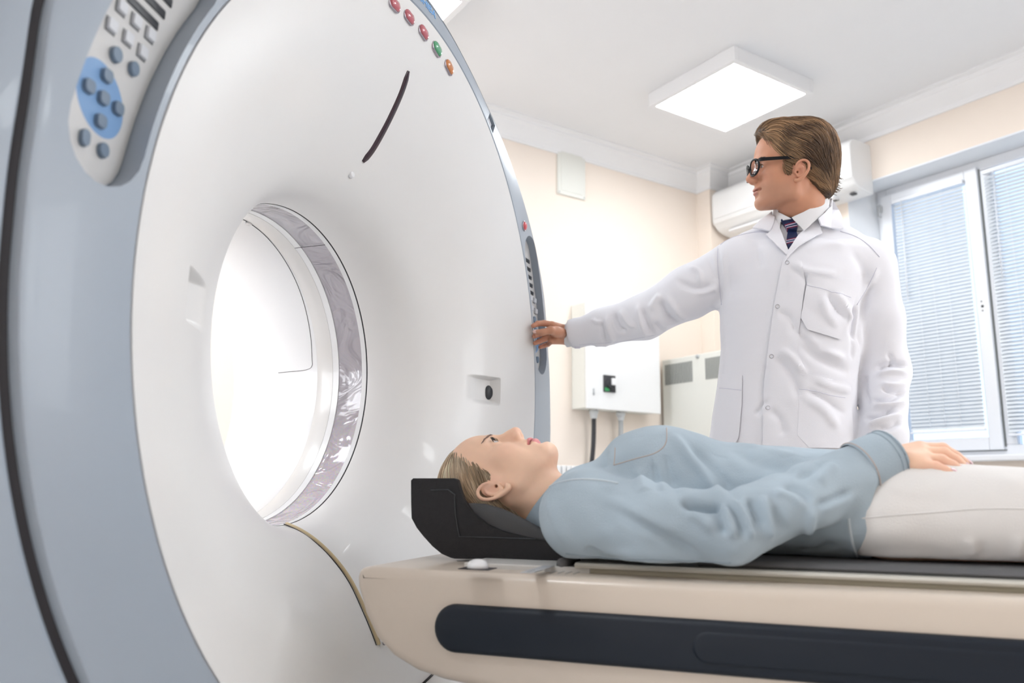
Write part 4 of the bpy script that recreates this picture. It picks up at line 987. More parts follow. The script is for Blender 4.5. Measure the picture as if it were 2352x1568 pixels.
# brows and lashes
def brow(s, male, T, par, col, m):
    P_ = []; r = np.random.default_rng(5)
    for i in range(150):
        u = r.uniform(0, .88); x = s*(.013+.033*u); z = (.0335 if male else .0345)+.007*sin(u*pi*.75)-.004*u+r.normal(0, .0016 if male else .0010)*(1-.6*u); yb = .0975-.0285*u**1.7+.0004
        L_ = .0048; d = np.array([s*.8, -.25-.5*u, .35-.5*u]); d /= np.linalg.norm(d); a = np.array([x, yb, z]); a = SURF(a, male)
        P_.append(tube(T(np.array([a, a+d*L_*.5+np.array([0, .0007, 0]), SURF(a+d*L_, male)])), [.00045, .0004, .00015], 4, False))
    vv, ff = merge(*P_); obj('eyebrow', vv, ff, m, par)
surf_w = sampler(fw_)
def SURF(a, male):
    fn = surf_m if male else surf_w; p = np.array([a], float)
    for _ in range(4): p = p-sdf_grad(fn, p)*fn(p)[:, None]
    return p[0]+sdf_grad(fn, p)[0]*.0004
M_browW = mat('brow_taupe', (.25, .15, .12), .7); M_browM = mat('brow_brown', (.07, .04, .025), .6)
for s in (-1, 1): brow(s, False, TW, woman, None, M_browW)
def lashes(s, T, par, m, L=.008, male=False):
    P_ = []
    for i in range(26):
        u = -1+2*i/25; x = s*.031+.0122*u; a = np.array([x, .0915-.004*u*u+.0008, .0162+(.0032 if male else .0050)*(1-u*u*.85)]); a = SURF(a, male); d = np.array([.35*u, .8, .55]); d /= np.linalg.norm(d)
        P_.append(tube(T(np.array([a, a+d*L*.5, a+d*L+np.array([0, 0, .0016])])), [.0004, .0003, .00012], 4, False))
    vv, ff = merge(*P_); obj('eyelashes', vv, ff, m, par)
for s in (-1, 1): lashes(s, TW, woman, mat('lash', (.02, .012, .01), .5))

# ---- trousers
M_trou = mat('white_trousers', (.80, .775, .755), .85, .2, var=.02, bump=.35, bscale=500, sheen=.2)
ft = Field((-.30, -1.66, -.3805), (.30, -.74, -.19), .006)
ft.ell((0, -.87, -.305), (.170, .15, .085), .05)
for s in (-1, 1):
    ft.cap((s*.086, -.90, -.309), (s*.090, -1.28, -.318), .0865, .066, .03); ft.cap((s*.090, -1.28, -.318), (s*.085, -1.62, -.345), .066, .045, .03)
ft.cut((0, -.775, 0), (0, 1, 0)); ft.cut((0, -1.635, 0), (0, -1, 0)); ft.cut((0, 0, -.3795), (0, 0, -1))
Vt_, Ft = ft.mesh(); Vt_ = relax(Vt_, Ft, 3, .5); Vt_ = WS(Vt_); Nt = vnorm(Vt_, Ft); tr_ = bvh(Vt_, Ft)
LF = [([(2215, 1290), (2235, 1262), (2222, 1236)], .006, .004), ([(2250, 1295), (2262, 1272), (2250, 1245)], .006, -.003), ([(2330, 1290), (2342, 1262), (2345, 1230)], .007, .004), ([(2030, 1130), (2100, 1150), (2200, 1155)], .012, -.002),
      ([(1990, 1270), (2080, 1262), (2170, 1272)], .012, -.002), ([(2000, 1225), (2100, 1215)], .012, .0015), ([(2290, 1100), (2352, 1110)], .015, .002)]
Vt_ = folds(Vt_, Nt, tr_, LF); Vt_ += Nt*(fnoise(Vt_, 22, 9)*.0012)[:, None]
trs = obj('trousers', Vt_, Ft, M_trou, woman); tr_ = bvh(Vt_, Ft)
seam('side_seam', [(1958, 1192), (2050, 1183), (2150, 1176), (2250, 1168), (2352, 1168)], tr_, .0014, M_trou, trs)

# ---- denim shirt
M_den = mat('light_denim', (.44, .53, .60), .85, .15, var=.34, bump=.6, bscale=700, nscale=7, sheen=.15)
M_denl = mat('denim_faded', (.62, .69, .74), .85, .15, var=.08, bump=.5, bscale=700, nscale=30)
M_dend = mat('denim_seam', (.33, .40, .46), .85, .15, var=.15, nscale=60)
M_stitch = mat('stitch_tan', (.50, .43, .40), .8)
yv = [-.30, -.34, -.38, -.45, -.523, -.60, -.66, -.75, -.80, -.84, -.875]
zt_v = [-.285, -.252, -.232, -.198, -.188, -.187, -.193, -.198, -.203, -.208, -.215]
aw = [.08, .125, .155, .165, .163, .150, .145, .155, .165, .172, .172]
fs = Field((-.32, -.90, -.3915), (.32, -.28, -.13), .0040)
def torso(x, y, z):
    a = np.interp(y, yv[::-1], aw[::-1]); zt = np.interp(y, yv[::-1], zt_v[::-1]); zb = -.3845; zc = (zt+zb)/2; b = (zt-zb)/2; u = np.abs(x)/a; v = np.abs(z-zc)/b; n = 2.6
    d = ((u**n+v**n)**(1/n)-1)*np.minimum(a, b)*.9
    return np.maximum(d, np.maximum((y+.342), -(y+.862)))
fs.mix(torso, (-.19, -.9, -.4), (.19, -.3, -.15), .03)
for s in (-1, 1): fs.ell((s*.072, -.520, -.218), (.068, .082, .054), .05)
fs.chain([(-.120, -.395, -.298), (-.195, -.412, -.320)], [.055, .0655], .04)
fs.chain([(-.195, -.412, -.320), (-.222, -.53, -.328), (-.232, -.655, -.330)], [.0655, .058, .0515], .035)
fs.chain([(-.232, -.655, -.330), (-.185, -.77, -.280), (-.122, -.875, -.228)], [.0515, .0465, .040], .02)
fs.chain([(.12, -.395, -.295), (.195, -.412, -.316), (.232, -.655, -.330), (.215, -.87, -.338)], [.055, .064, .05, .04], .035)
fs.cut((0, 0, -.3805), (0, 0, -1), ((-.19, -.95, -.45), (.19, -.60, -.1))); fs.cut((0, 0, -.390), (0, 0, -1))
# sleeve end
wd = np.array([-.122, -.875, -.228])-np.array([-.185, -.77, -.280]); wd /= np.linalg.norm(wd); pe = np.array([-.122, -.875, -.228])+wd*.016
fs.cut(pe, wd, ((-.20, -.95, -.29), (-.04, -.80, -.15)))
Vs, Fs_ = fs.mesh(); Vs = relax(Vs, Fs_, 3, .5); Vs = WS(Vs); Ns = vnorm(Vs, Fs_); ts = bvh(Vs, Fs_)
def qd(*l): return [(1220+a/2.8, 960+b/2.8) for a, b in l]
FO = [ # (line, width, height)  valleys negative
 (qd((960, 535), (1060, 556), (1150, 562), (1215, 545)), .012, -.013), (qd((470, 545), (700, 680), (900, 790), (1100, 900)), .010, -.005), (qd((400, 500), (700, 630), (960, 750)), .014, .004),
 (qd((900, 110), (1050, 280), (1240, 520)), .012, .006), (qd((865, 230), (900, 380), (960, 510)), .012, -.004), (qd((1010, 170), (1160, 320), (1290, 480)), .012, -.004), (qd((690, 320), (715, 430), (730, 470)), .010, .004), (qd((780, 290), (800, 400), (830, 480)), .008, -.003),
 (qd((1000, 610), (1100, 640), (1180, 720)), .010, .005), (qd((1195, 590), (1222, 670), (1235, 750)), .0065, -.006), (qd((1245, 570), (1285, 670), (1310, 770)), .0065, .006), (qd((1270, 540), (1330, 640), (1370, 760)), .006, -.005), (qd((1290, 525), (1370, 630), (1425, 780)), .006, .006),
 (qd((1400, 510), (1450, 610), (1480, 700)), .008, -.006), (qd((1500, 500), (1515, 640), (1540, 780)), .009, .006), (qd((1560, 560), (1600, 660), (1640, 740)), .010, -.004), (qd((1560, 480), (1660, 500), (1760, 570)), .008, .005), (qd((1620, 440), (1720, 470), (1800, 540)), .009, -.004),
 (qd((1830, 560), (1940, 520), (2060, 470)), .006, -.004), (qd((1850, 590), (1960, 555), (2080, 500)), .010, .002), (qd((1800, 570), (1792, 660), (1782, 740)), .008, .005), (qd((1840, 400), (1900, 330), (1960, 300)), .012, .004), (qd((1700, 360), (1800, 340), (1900, 260)), .012, -.004),
 (qd((1300, 200), (1500, 300), (1700, 330)), .016, -.004), (qd((1250, 150), (1500, 200), (1750, 260)), .016, .003), (qd((150, 430), (130, 560), (180, 700), (230, 820)), .016, .004), (qd((350, 830), (430, 880), (480, 910)), .010, -.004), (qd((500, 870), (800, 880), (1100, 920)), .014, .003),
 (qd((1750, 860), (1830, 850), (1960, 800)), .010, -.004), (qd((1640, 900), (1760, 880), (1900, 900)), .010, .003), (qd((2030, 620), (2050, 760), (2080, 880)), .008, .003), (qd((470, 160), (480, 230), (470, 320)), .008, -.003)]
FO = [(l_, w_*.85, h_) for l_, w_, h_ in FO]; Vs = folds(Vs, Ns, ts, FO, 1.75)
loc = (Vs-ORG)@FS.T; el = np.exp(-((loc[:, 1]+.70)/.12)**2)*(loc[:, 0] < -.12)
Vs += Ns*(fnoise(Vs, 26, 14)*(.0022+.0022*el))[:, None]
lc = (Vs-ORG)@FS.T; 
shirt = obj('denim_shirt', Vs, Fs_, M_den, woman); ts = bvh(Vs, Fs_)
# cuff
L = []; s0 = np.cross(wd, [0, 0, 1]); s0 /= np.linalg.norm(s0); u0 = np.cross(s0, wd)
for t_, r_ in ((-.038, .0425), (-.034, .0445), (.0, .0435), (.018, .0425), (.026, .0415), (.0265, .0385), (.018, .037), (.0, .037)):
    c = np.array([-.122, -.875, -.228])+wd*t_; L.append([WS(c+(s0*cos(a)*.97+u0*sin(a)*1.03)*r_*(1+.012*sin(3*a+1))) for a in np.linspace(0, 2*pi, 49)[:-1]])
cu_ = obj('cuff', *loft(L), M_den, shirt, sharp=50)
for t_ in (-.035, .012, .022):
    c = np.array([-.122, -.875, -.228])+wd*t_; rr2 = .0445 if t_ < 0 else .0428
    obj('cuff_stitching', *tube([WS(c+(s0*cos(a)*.97+u0*sin(a)*1.03)*rr2*(1+.012*sin(3*a+1))) for a in np.linspace(0, 2*pi, 49)], .0011, 5), M_stitch if t_ < 0 else M_dend, cu_)
# collar standing round the neck
na = np.array([0, -.355, -.325])-np.array([0, -.25, -.30]); na /= np.linalg.norm(na); sx_ = np.array([1., 0, 0]); sz_ = np.cross(sx_, na); sz_ = sz_ if sz_[2] > 0 else -sz_
L = []
for k, (t_, r_) in enumerate(((.0, .086), (-.016, .079), (-.036, .070), (-.042, .068), (-.040, .0645), (-.016, .072), (.0, .080))):
    row = []
    for a in np.linspace(-pi*1.42, pi*.42, 49):
        tilt = .030*sin(a); c = np.array([0, -.325, -.318])+na*(t_+tilt); rr2 = r_*(1+.05*sin(a)); row.append(WS(c+sx_*cos(a)*rr2*1.08+sz_*sin(a)*rr2*1.0))
    L.append(row)
obj('collar', *loft(L, False), M_dend, shirt, sharp=60)
# seams, yoke and pocket stitching
seam('armhole_seam', [(1258, 1290), (1243, 1250), (1236, 1200), (1240, 1150), (1262, 1118), (1300, 1104), (1340, 1100), (1385, 1103), (1420, 1110)], ts, .0020, M_denl, shirt)
seam('pocket_seam', [(1531, 982), (1531, 1010), (1522, 1028), (1500, 1042), (1460, 1053), (1410, 1068)], ts, .0010, M_stitch, shirt)
seam('pocket_edge', [(1413, 1028), (1412, 1048), (1410, 1068)], ts, .0010, M_stitch, shirt)
seam('sleeve_seam', [(1300, 1270), (1400, 1282), (1500, 1284), (1600, 1288), (1680, 1292)], ts, .0018, M_dend, shirt)
seam('hem_seam', [(1950, 1190), (1953, 1220), (1962, 1260), (1972, 1284)], ts, .0025, M_denl, shirt)
# ================================================================== THE STANDING MAN
man = empty('person', (.80, 2.24, 0), 'man in a white lab coat and black glasses, standing with one hand on the scanner', 'person')
pt = radians(0); yw = radians(-1)
Fm = np.array([-cos(yw)*cos(pt), -sin(yw)*cos(pt), sin(pt)]); Xm = np.cross(Fm, [0, 0, 1]); Xm /= np.linalg.norm(Xm); Um = np.cross(Xm, Fm); rl_ = radians(6); Xm, Um = Xm*cos(rl_)+Um*sin(rl_), Um*cos(rl_)-Xm*sin(rl_)
ear = AT(1829, 392, 2.2-.080); OM = ear+Xm*.080-Fm*.006+Um*.009
RM = np.array([Xm, Fm, Um])
def TM(L):
    L = np.array(L, float).reshape(-1, 3).copy(); z = L[:, 2]; L[:, 2] = np.where(z > .03, .03+(z-.03)*1.14, np.where(z < 0, z*.95, z)); L[:, 1] = np.where(L[:, 1] < 0, L[:, 1]*1.08, L[:, 1]); return to_world(L, OM, RM, 1.0)
def w2m(p): d = (np.asarray(p)-OM); q = np.array([d@Xm, d@Fm, d@Um]); q[2] = q[2]/.95 if q[2] < 0 else q[2]; q[1] = q[1]/1.08 if q[1] < 0 else q[1]; return q
nb = AT(1842, 520, 2.25)
fm_ = head_field(True); nl = w2m(nb)
fm_.cap((0, -.036, -.03), (0, -.034, -.09), .050, .052, .018); fm_.cap((0, -.034, -.09), tuple(nl), .052, .062, .03)
fm_.cap((-.052, -.02, -.035), tuple(nl+np.array([-.03, .045, 0])), .011, .011, .02); fm_.ell((0, .012, -.115), (.012, .012, .016), .02)
Vh, Fh = fm_.mesh(); Vh = relax(Vh, Fh, 1, .3); Ch = skin_cols(Vh, True); surf_m = sampler(fm_)
# hand on the panel
def tipY(px, py, off): # depth where the sight line meets the rim plane
    q = np.array(W(S((px, py), 1, -off))); return q[1]
ti = tipY(1223, 748, .008); tm_ = tipY(1226, 772, .010); tr2 = tipY(1228, 788, .009); tp = tipY(1240, 797, .012)
A_ = lambda px, py, y: tuple(AT(px, py, y))
KN = [A_(1268, 746, ti+.03), A_(1265, 757, ti+.04), A_(1265, 770, ti+.04), A_(1268, 782, ti+.03)]
WRm = A_(1303, 769, ti+.06)
FI = [[KN[0], A_(1250, 742, ti+.022), A_(1235, 743, ti+.01), A_(1225, 748, ti)], [KN[1], A_(1250, 763, ti+.045), A_(1237, 768, tm_+.02), A_(1227, 772, tm_)],
      [KN[2], A_(1251, 778, ti+.035), A_(1238, 784, tr2+.012), A_(1229, 788, tr2)], [KN[3], A_(1259, 790, tp+.025), A_(1249, 794, tp+.012), A_(1241, 797, tp)]]
TH_ = [A_(1290, 765, ti+.03), A_(1265, 758, ti-.012), A_(1246, 763, ti-.018), A_(1229, 762, ti-.012)]
allp = np.array([p for f_ in FI for p in f_]+TH_+[WRm]); lo = allp.min(0)-.05; hi = allp.max(0)+.05; hi[0] += .03
fh = Field(lo, hi, .0016)
fh.cap(WRm, A_(1345, 772, ti+.08), .026, .028, .01)
for i, k_ in enumerate(KN): fh.cap(tuple(np.array(WRm)+np.array([0, 0, (1.5-i)*.009])), k_, .0165, .0115, .012)
FR_ = [[.0105, .0095, .0085, .0072], [.0105, .0095, .0085, .0072], [.010, .0090, .0080, .0068], [.0092, .0080, .0072, .0062]]
for P_, r_ in zip(FI, FR_): fh.chain(P_, r_, .003)
fh.chain(TH_, [.0165, .0115, .0095, .0075], .006); fh.ell(tuple((np.array(TH_[0])+np.array(TH_[1]))/2), (.018, .014, .014), .012)
Vd, Fd = hand_mesh(fh); Cd = hand_cols(Vd, [.60, .30, .195], [p for P_ in FI for p in P_[1:]], [.58, .24, .17])
# hidden rest of the body
SL = np.array(A_(1692, 606, 2.26)); EL = np.array(A_(1478, 728, 2.36)); WL = np.array(A_(1303, 770, ti+.06))
SR = np.array(A_(1998, 612, 2.20)); ER = np.array(A_(2032, 850, 2.22)); WRr = np.array(A_(2032, 1000, 2.13)); HR = np.array(A_(2020, 1090, 2.10))
cxm = [AT(px, py, 2.24) for px, py in ((1815, 640), (1811, 800), (1800, 940), (1795, 1010))]
fb = Field((-.1+.1, 1.95, .0), (1.25, 2.62, 1.62), .012)
hipc = np.array([.72, 2.24, .95])
fb.cap(tuple(nb), tuple(cxm[0]), .055, .08, .04); fb.cap(tuple(cxm[0]), tuple(hipc), .085, .09, .04)
for a, b_ in ((SL, EL), (EL, WL), (SR, ER), (ER, WRr), (WRr, HR)): fb.cap(tuple(a), tuple(b_), .030, .027, .02)
fb.cap(tuple(SL), tuple(SR), .038, .038, .03); pass
for s in (-1, 1): fb.cap((.725+s*.08, 2.24+s*-.03, .9), (.725+s*.08, 2.25-s*.03, .50), .07, .05, .03); fb.cap((.725+s*.08, 2.25-s*.03, .5), (.725+s*.08, 2.26-s*.03, .10), .05, .035, .03)
Vb, Fb = fb.mesh(); Cb = np.tile([.62, .36, .25], (len(Vb), 1))
Ve, Fe = relaxed_hand(HR+np.array([0, 0, -.012]), (-.10, -.15, -1), (-.45, -1, 0), (-1, .45, 0)); Ce = hand_cols(Ve, [.60, .30, .195], [], [.6, .3, .2])
mb = obj('body', np.concatenate([TM(Vh), Vd, Vb, Ve]), np.concatenate([Fh, Fd+len(Vh), Fb+len(Vh)+len(Vd), Fe+len(Vh)+len(Vd)+len(Vb)]), M_skin, man, col=np.concatenate([Ch, Cd, Cb, Ce]))
ra = np.array(FI[2][0])*.75+np.array(FI[2][1])*.25; rd_ = np.array(FI[2][1])-np.array(FI[2][0]); rd_ /= np.linalg.norm(rd_); rs = np.cross(rd_, [0, 0, 1]); rs /= np.linalg.norm(rs); ru = np.cross(rs, rd_)
obj('ring', *tube([ra+(rs*cos(a)+ru*sin(a))*.0103 for a in np.linspace(0, 2*pi, 25)], .0016, 6), mat('ring_silver', (.75, .72, .65), .2, metal=1), man)
a = np.array(TH_[2]); b_ = np.array(TH_[3]); t = (b_-a)/np.linalg.norm(b_-a); up = np.array([-.25, -1, .15]); up = up-t*(up@t); up /= np.linalg.norm(up); s_ = np.cross(t, up); L = []
for u in np.linspace(-.006, .0065, 7): L.append([b_+t*u+s_*.0058*(1 if u < 0 else max(.2, sqrt(max(0, 1-(u/.0068)**2))))*q+up*(.0078-.0020*q*q-max(0, u)*.3) for q in (-1, -.5, 0, .5, 1)])
V_, F_ = loft(L, False); obj('thumbnail', *slab(V_, F_, 0, [-up*.0012]*len(V_)), M_nail, mb)
eyeballs(TM, man, (0, 1, -.03), [.10, .09, .07])
for s in (-1, 1): brow(s, True, TM, man, None, M_browM); lashes(s, TM, man, M_browM, .0045, True)
# ---- hair
HZ = [-.10, -.06, -.03, -.024, -.020, .03, .042, .055, .07, .085, .10, .12, .16]; HY = [-.050, -.045, -.040, -.036, .030, .036, .046, .058, .066, .072, .078, .100, .12]
fhm = Field((-.115, -.16, -.12), (.115, .12, .18), .0022)
fhm.ell((0, -.016, .060), (.0855, .106, .084), .02); fhm.ell((0, .034, .103), (.060, .052, .034), .03); fhm.ell((0, -.070, .012), (.072, .050, .070), .04); fhm.ell((0, -.082, -.035), (.055, .028, .040), .03)
fhm.ell((0, -.055, .085), (.07, .06, .055), .03)
for s in (-1, 1): fhm.ell((s*.064, .024, .002), (.0075, .0095, .024), .01)
fhm.ell((.0, .060, .108), (.050, .030, .022), .02)
x_, y_, z_ = fhm.P((slice(None),)*3); cutm = ((y_-np.interp(z_, HZ, HY))+0*x_)*.7; kk = .008; hh_ = np.clip(.5+.5*(cutm-fhm.D)/kk, 0, 1); fhm.D = (fhm.D*(1-hh_)+cutm*hh_+kk*hh_*(1-hh_)).astype(np.float32)
Vm, Fm_ = fhm.mesh(); Vm = relax(Vm, Fm_, 2, .5)
ma, mb2, mc = [.085, .046, .024], [.42, .25, .13], [.022, .012, .008]
hair_m = obj('hair', TM(Vm), Fm_, M_hairm, man, col=hcol(Vm, 31, ma, [.13, .08, .045], mc)*.7)
sf = sampler(fhm); ii = RNG.choice(len(Vm), 13000); st_ = Vm[ii]
def flow_m(P):
    v = np.zeros_like(P); sd = np.clip(np.abs(P[:, 0])/.075, 0, 1); bk = np.clip((-P[:, 1]-.03)/.06, 0, 1); fr = np.clip((P[:, 1]-.03)/.05, 0, 1)*np.clip((P[:, 2]-.08)/.03, 0, 1)
    v[:, 1] = -1+.75*bk; v[:, 2] = -.10-.55*sd-1.1*bk+.5*fr; v[:, 0] = np.sign(P[:, 0])*(.25*(1-sd))-P[:, 0]*2*bk
    v += np.stack([0*sd, .25*np.sin(P[:, 2]*70+P[:, 1]*25), .28*np.sin(P[:, 1]*60+P[:, 2]*30)], 1)*.6
    low = (P[:, 2] < -.03) & (P[:, 1] < -.06); v[low, 1] -= .9; return v
cs = hcol(st_*np.array([1, .25, 1]), 41, ma, mb2, mc, 110)*RNG.uniform(.7, 1.35, (len(ii), 1)); cs *= (1+.5*np.clip((st_[:, 2]-.04)/.09, 0, 1))[:, None]
V_, F_, C_ = strands(st_, flow_m, sf, 10, .0066, .00055, cs, TM, .0065, .22, 6)
obj('hair_strands', V_, F_, M_hairm, hair_m, col=C_)
# curls of fringe and flick at the nape
P_ = []
for i in range(60):
    z0 = RNG.uniform(-.055, .0); x0 = RNG.uniform(-.05, .05); a = np.array([x0, -.108+.25*abs(z0+.015), z0+.02]); P_.append(tube(TM(catmull([a, a+np.array([0, -.006, -.016]), a+np.array([0, -.014-RNG.uniform(0, .006), -.024]), a+np.array([0, -.020-RNG.uniform(0, .006), -.022+RNG.uniform(-.006, .004)])], 3)), [.0012]*6+[.001, .0008, .0005, .0003], 4, False))
vv, ff = merge(*P_); obj('hair_flick', vv, ff, mat('hair_flick', (.13, .08, .045), .4, var=.3, nscale=80), hair_m)
# ---- glasses
M_lens = mat('lens_glass', (.98, .96, .99), .02, .3, trans=1); M_lens.node_tree.nodes['Principled BSDF'].inputs['IOR'].default_value = 1.12
M_gf = mat('acetate_black', (.005, .006, .009), .35, .25)
gl_e = empty('eyeglasses', TM(np.array([[0, .11, .012]]))[0]); gl_e.parent = man; gl_e.location = Vector(TM(np.array([[0, .11, .012]]))[0])-man.location
def rimshape(s, k=1.0):
    out = []
    for a in np.linspace(0, 2*pi, 41)[:-1]:
        ca, sa = cos(a), sin(a); rx = .0235*k; rz = .0225*k; x = rx*np.sign(ca)*abs(ca)**.85*(1+.08*sa); z = rz*np.sign(sa)*abs(sa)**.85
        out.append((s*.0325+x, .1105-.0022*((x*s+.004)/.02)**2-.004*(x*s/.0235)*1.0, .0125+z))
    return out
for s in (-1, 1):
    rr3 = rimshape(s); obj('rim', *tube(TM(np.array(rr3+[rr3[0]])), .0029, 8, True, 1), M_gf, gl_e)
    li = rimshape(s, .96); V_ = [np.mean(li, 0)]+[np.array(p) for p in li]; F_ = [[0, i+1, (i+1) % 40+1] for i in range(40)]; V_ = [v+np.array([0, .0006, 0]) for v in V_]
    obj('lens', *(lambda vf: (TM(np.array(vf[0])), vf[1]))(slab(V_, F_, 0, [np.array([0, -.0012, 0])]*len(V_))), M_lens, gl_e)
    tp_ = [(s*.058, .1035, .0275), (s*.066, .098, .0275), (s*.073, .06, .0285), (s*.078, .02, .029), (s*.081, -.005, .027), (s*.081, -.022, .016), (s*.080, -.034, -.004)]
    L = []
    for i, p in enumerate(catmull(tp_, 4)): h_ = .0052-.0020*min(1, i/16); L.append(TM(np.array([(p[0]-s*.0016, p[1], p[2]-h_), (p[0]+s*.0016, p[1], p[2]-h_), (p[0]+s*.0016, p[1], p[2]+h_), (p[0]-s*.0016, p[1], p[2]+h_)])))
    obj('temple_arm', *loft(L, True, True, True), M_gf, gl_e, sharp=50)
obj('bridge', *tube(TM(catmull([(-.0105, .111, .019), (-.004, .1135, .0225), (.004, .1135, .0225), (.0105, .111, .019)], 4)), .0024, 8), M_gf, gl_e)

# ---- lab coat
M_coat = mat('coat_white', (.90, .90, .955), .8, .2, var=.008, bump=.12, bscale=500, sheen=.2)
M_shirt = mat('shirt_white', (.84, .84, .86), .75, .2, var=.01); M_cseam = mat('coat_seam', (.72, .72, .82), .8)
ty_ = radians(-16)   # the chest is turned a little toward the scanner
FT = np.array([[cos(ty_), sin(ty_), 0], [-sin(ty_), cos(ty_), 0], [0, 0, 1]])
zz = [AT(1810, py, 2.24)[2] for py in (1120, 1010, 940, 860, 800, 700, 640, 590, 555)]
wl = [AT(px, py, 2.24) for px, py in ((1612, 1120), (1632, 1010), (1643, 940), (1655, 860), (1660, 800), (1657, 700), (1662, 640), (1672, 590), (1700, 555))]
wr_ = [AT(px, py, 2.24) for px, py in ((1968, 1120), (1957, 1010), (1952, 940), (1958, 860), (1968, 800), (1968, 700), (1975, 640), (1980, 590), (1960, 555))]
hw = [(b[0]-a[0])/2 for a, b in zip(wl, wr_)]; cx_ = [(b[0]+a[0])/2 for a, b in zip(wl, wr_)]; bd = [.145, .135, .128, .126, .13, .135, .132, .115, .075]
zz = [.72]+zz; hw = [hw[0]+.03]+hw; cx_ = [cx_[0]-.02]+cx_; bd = [.15]+bd
fc_ = Field((.02, 1.92, .70), (1.18, 2.66, 1.66), .0052)
def mtorso(x, y, z):
    a = np.interp(z, zz, hw); b = np.interp(z, zz, bd); c = np.interp(z, zz, cx_); u = (x-c)*cos(ty_)+(y-2.24)*sin(ty_); v = -(x-c)*sin(ty_)+(y-2.24)*cos(ty_)
    n = 2.35; d = (((np.abs(u)/a)**n+(np.abs(v)/b)**n)**(1/n)-1)*b*.9
    return np.maximum(d, np.maximum(.72-z, z-1.50))
fc_.mix(mtorso, (.3, 2.0, .7), (1.15, 2.5, 1.52), .03)
nbs = np.array(nb)+np.array([0, .01, -.02])
fc_.cap(tuple(nbs+np.array([-.02, 0, 0])), tuple(SL+np.array([.015, 0, -.010])), .056, .062, .05); fc_.cap(tuple(nbs+np.array([.02, 0, 0])), tuple(SR+np.array([-.01, 0, -.006])), .060, .064, .05)
fc_.cap(tuple(nbs+np.array([0, -.0, -.04])), tuple(np.array(cxm[0])), .08, .12, .05)
fc_.cap(A_(1800, 541, 2.255), A_(1722, 562, 2.265), .046, .040, .035); fc_.cap(A_(1885, 530, 2.24), A_(1945, 562, 2.225), .048, .043, .035)
fc_.chain([tuple(SL), tuple((SL+EL)/2+np.array([0, 0, -.004])), tuple(EL)], [.071, .0735, .0655], .03)
fc_.chain([tuple(EL), tuple(EL*.5+WL*.5), tuple(EL*.1+WL*.9), tuple(WL)], [.0655, .055, .0415, .0385], .02)
fc_.chain([tuple(SR), tuple((SR+ER)/2+np.array([-.003, 0, 0])), tuple(ER)], [.070, .0685, .064], .03); fc_.chain([tuple(ER), tuple(WRr), tuple(HR)], [.064, .053, .047], .025)
wdm = (WL-EL)/np.linalg.norm(WL-EL); CUF = WL-wdm*.012
fc_.cut(tuple(CUF), wdm, ((-.1, 2.3, 1.1), (.3, 2.66, 1.5)))
wdr = (HR-WRr)/np.linalg.norm(HR-WRr); fc_.cut(tuple(HR), wdr, (tuple(HR-.09), tuple(HR+.09)))
Vc, Fc = fc_.mesh(); Vc = relax(Vc, Fc, 3, .5); Nc = vnorm(Vc, Fc); tc_ = bvh(Vc, Fc)
def q6(*l): return [(1160+a/2.8, 540+b/2.8) for a, b in l]
def q7(*l): return [(1600+a/2.8005, 540+b/2.8005) for a, b in l]
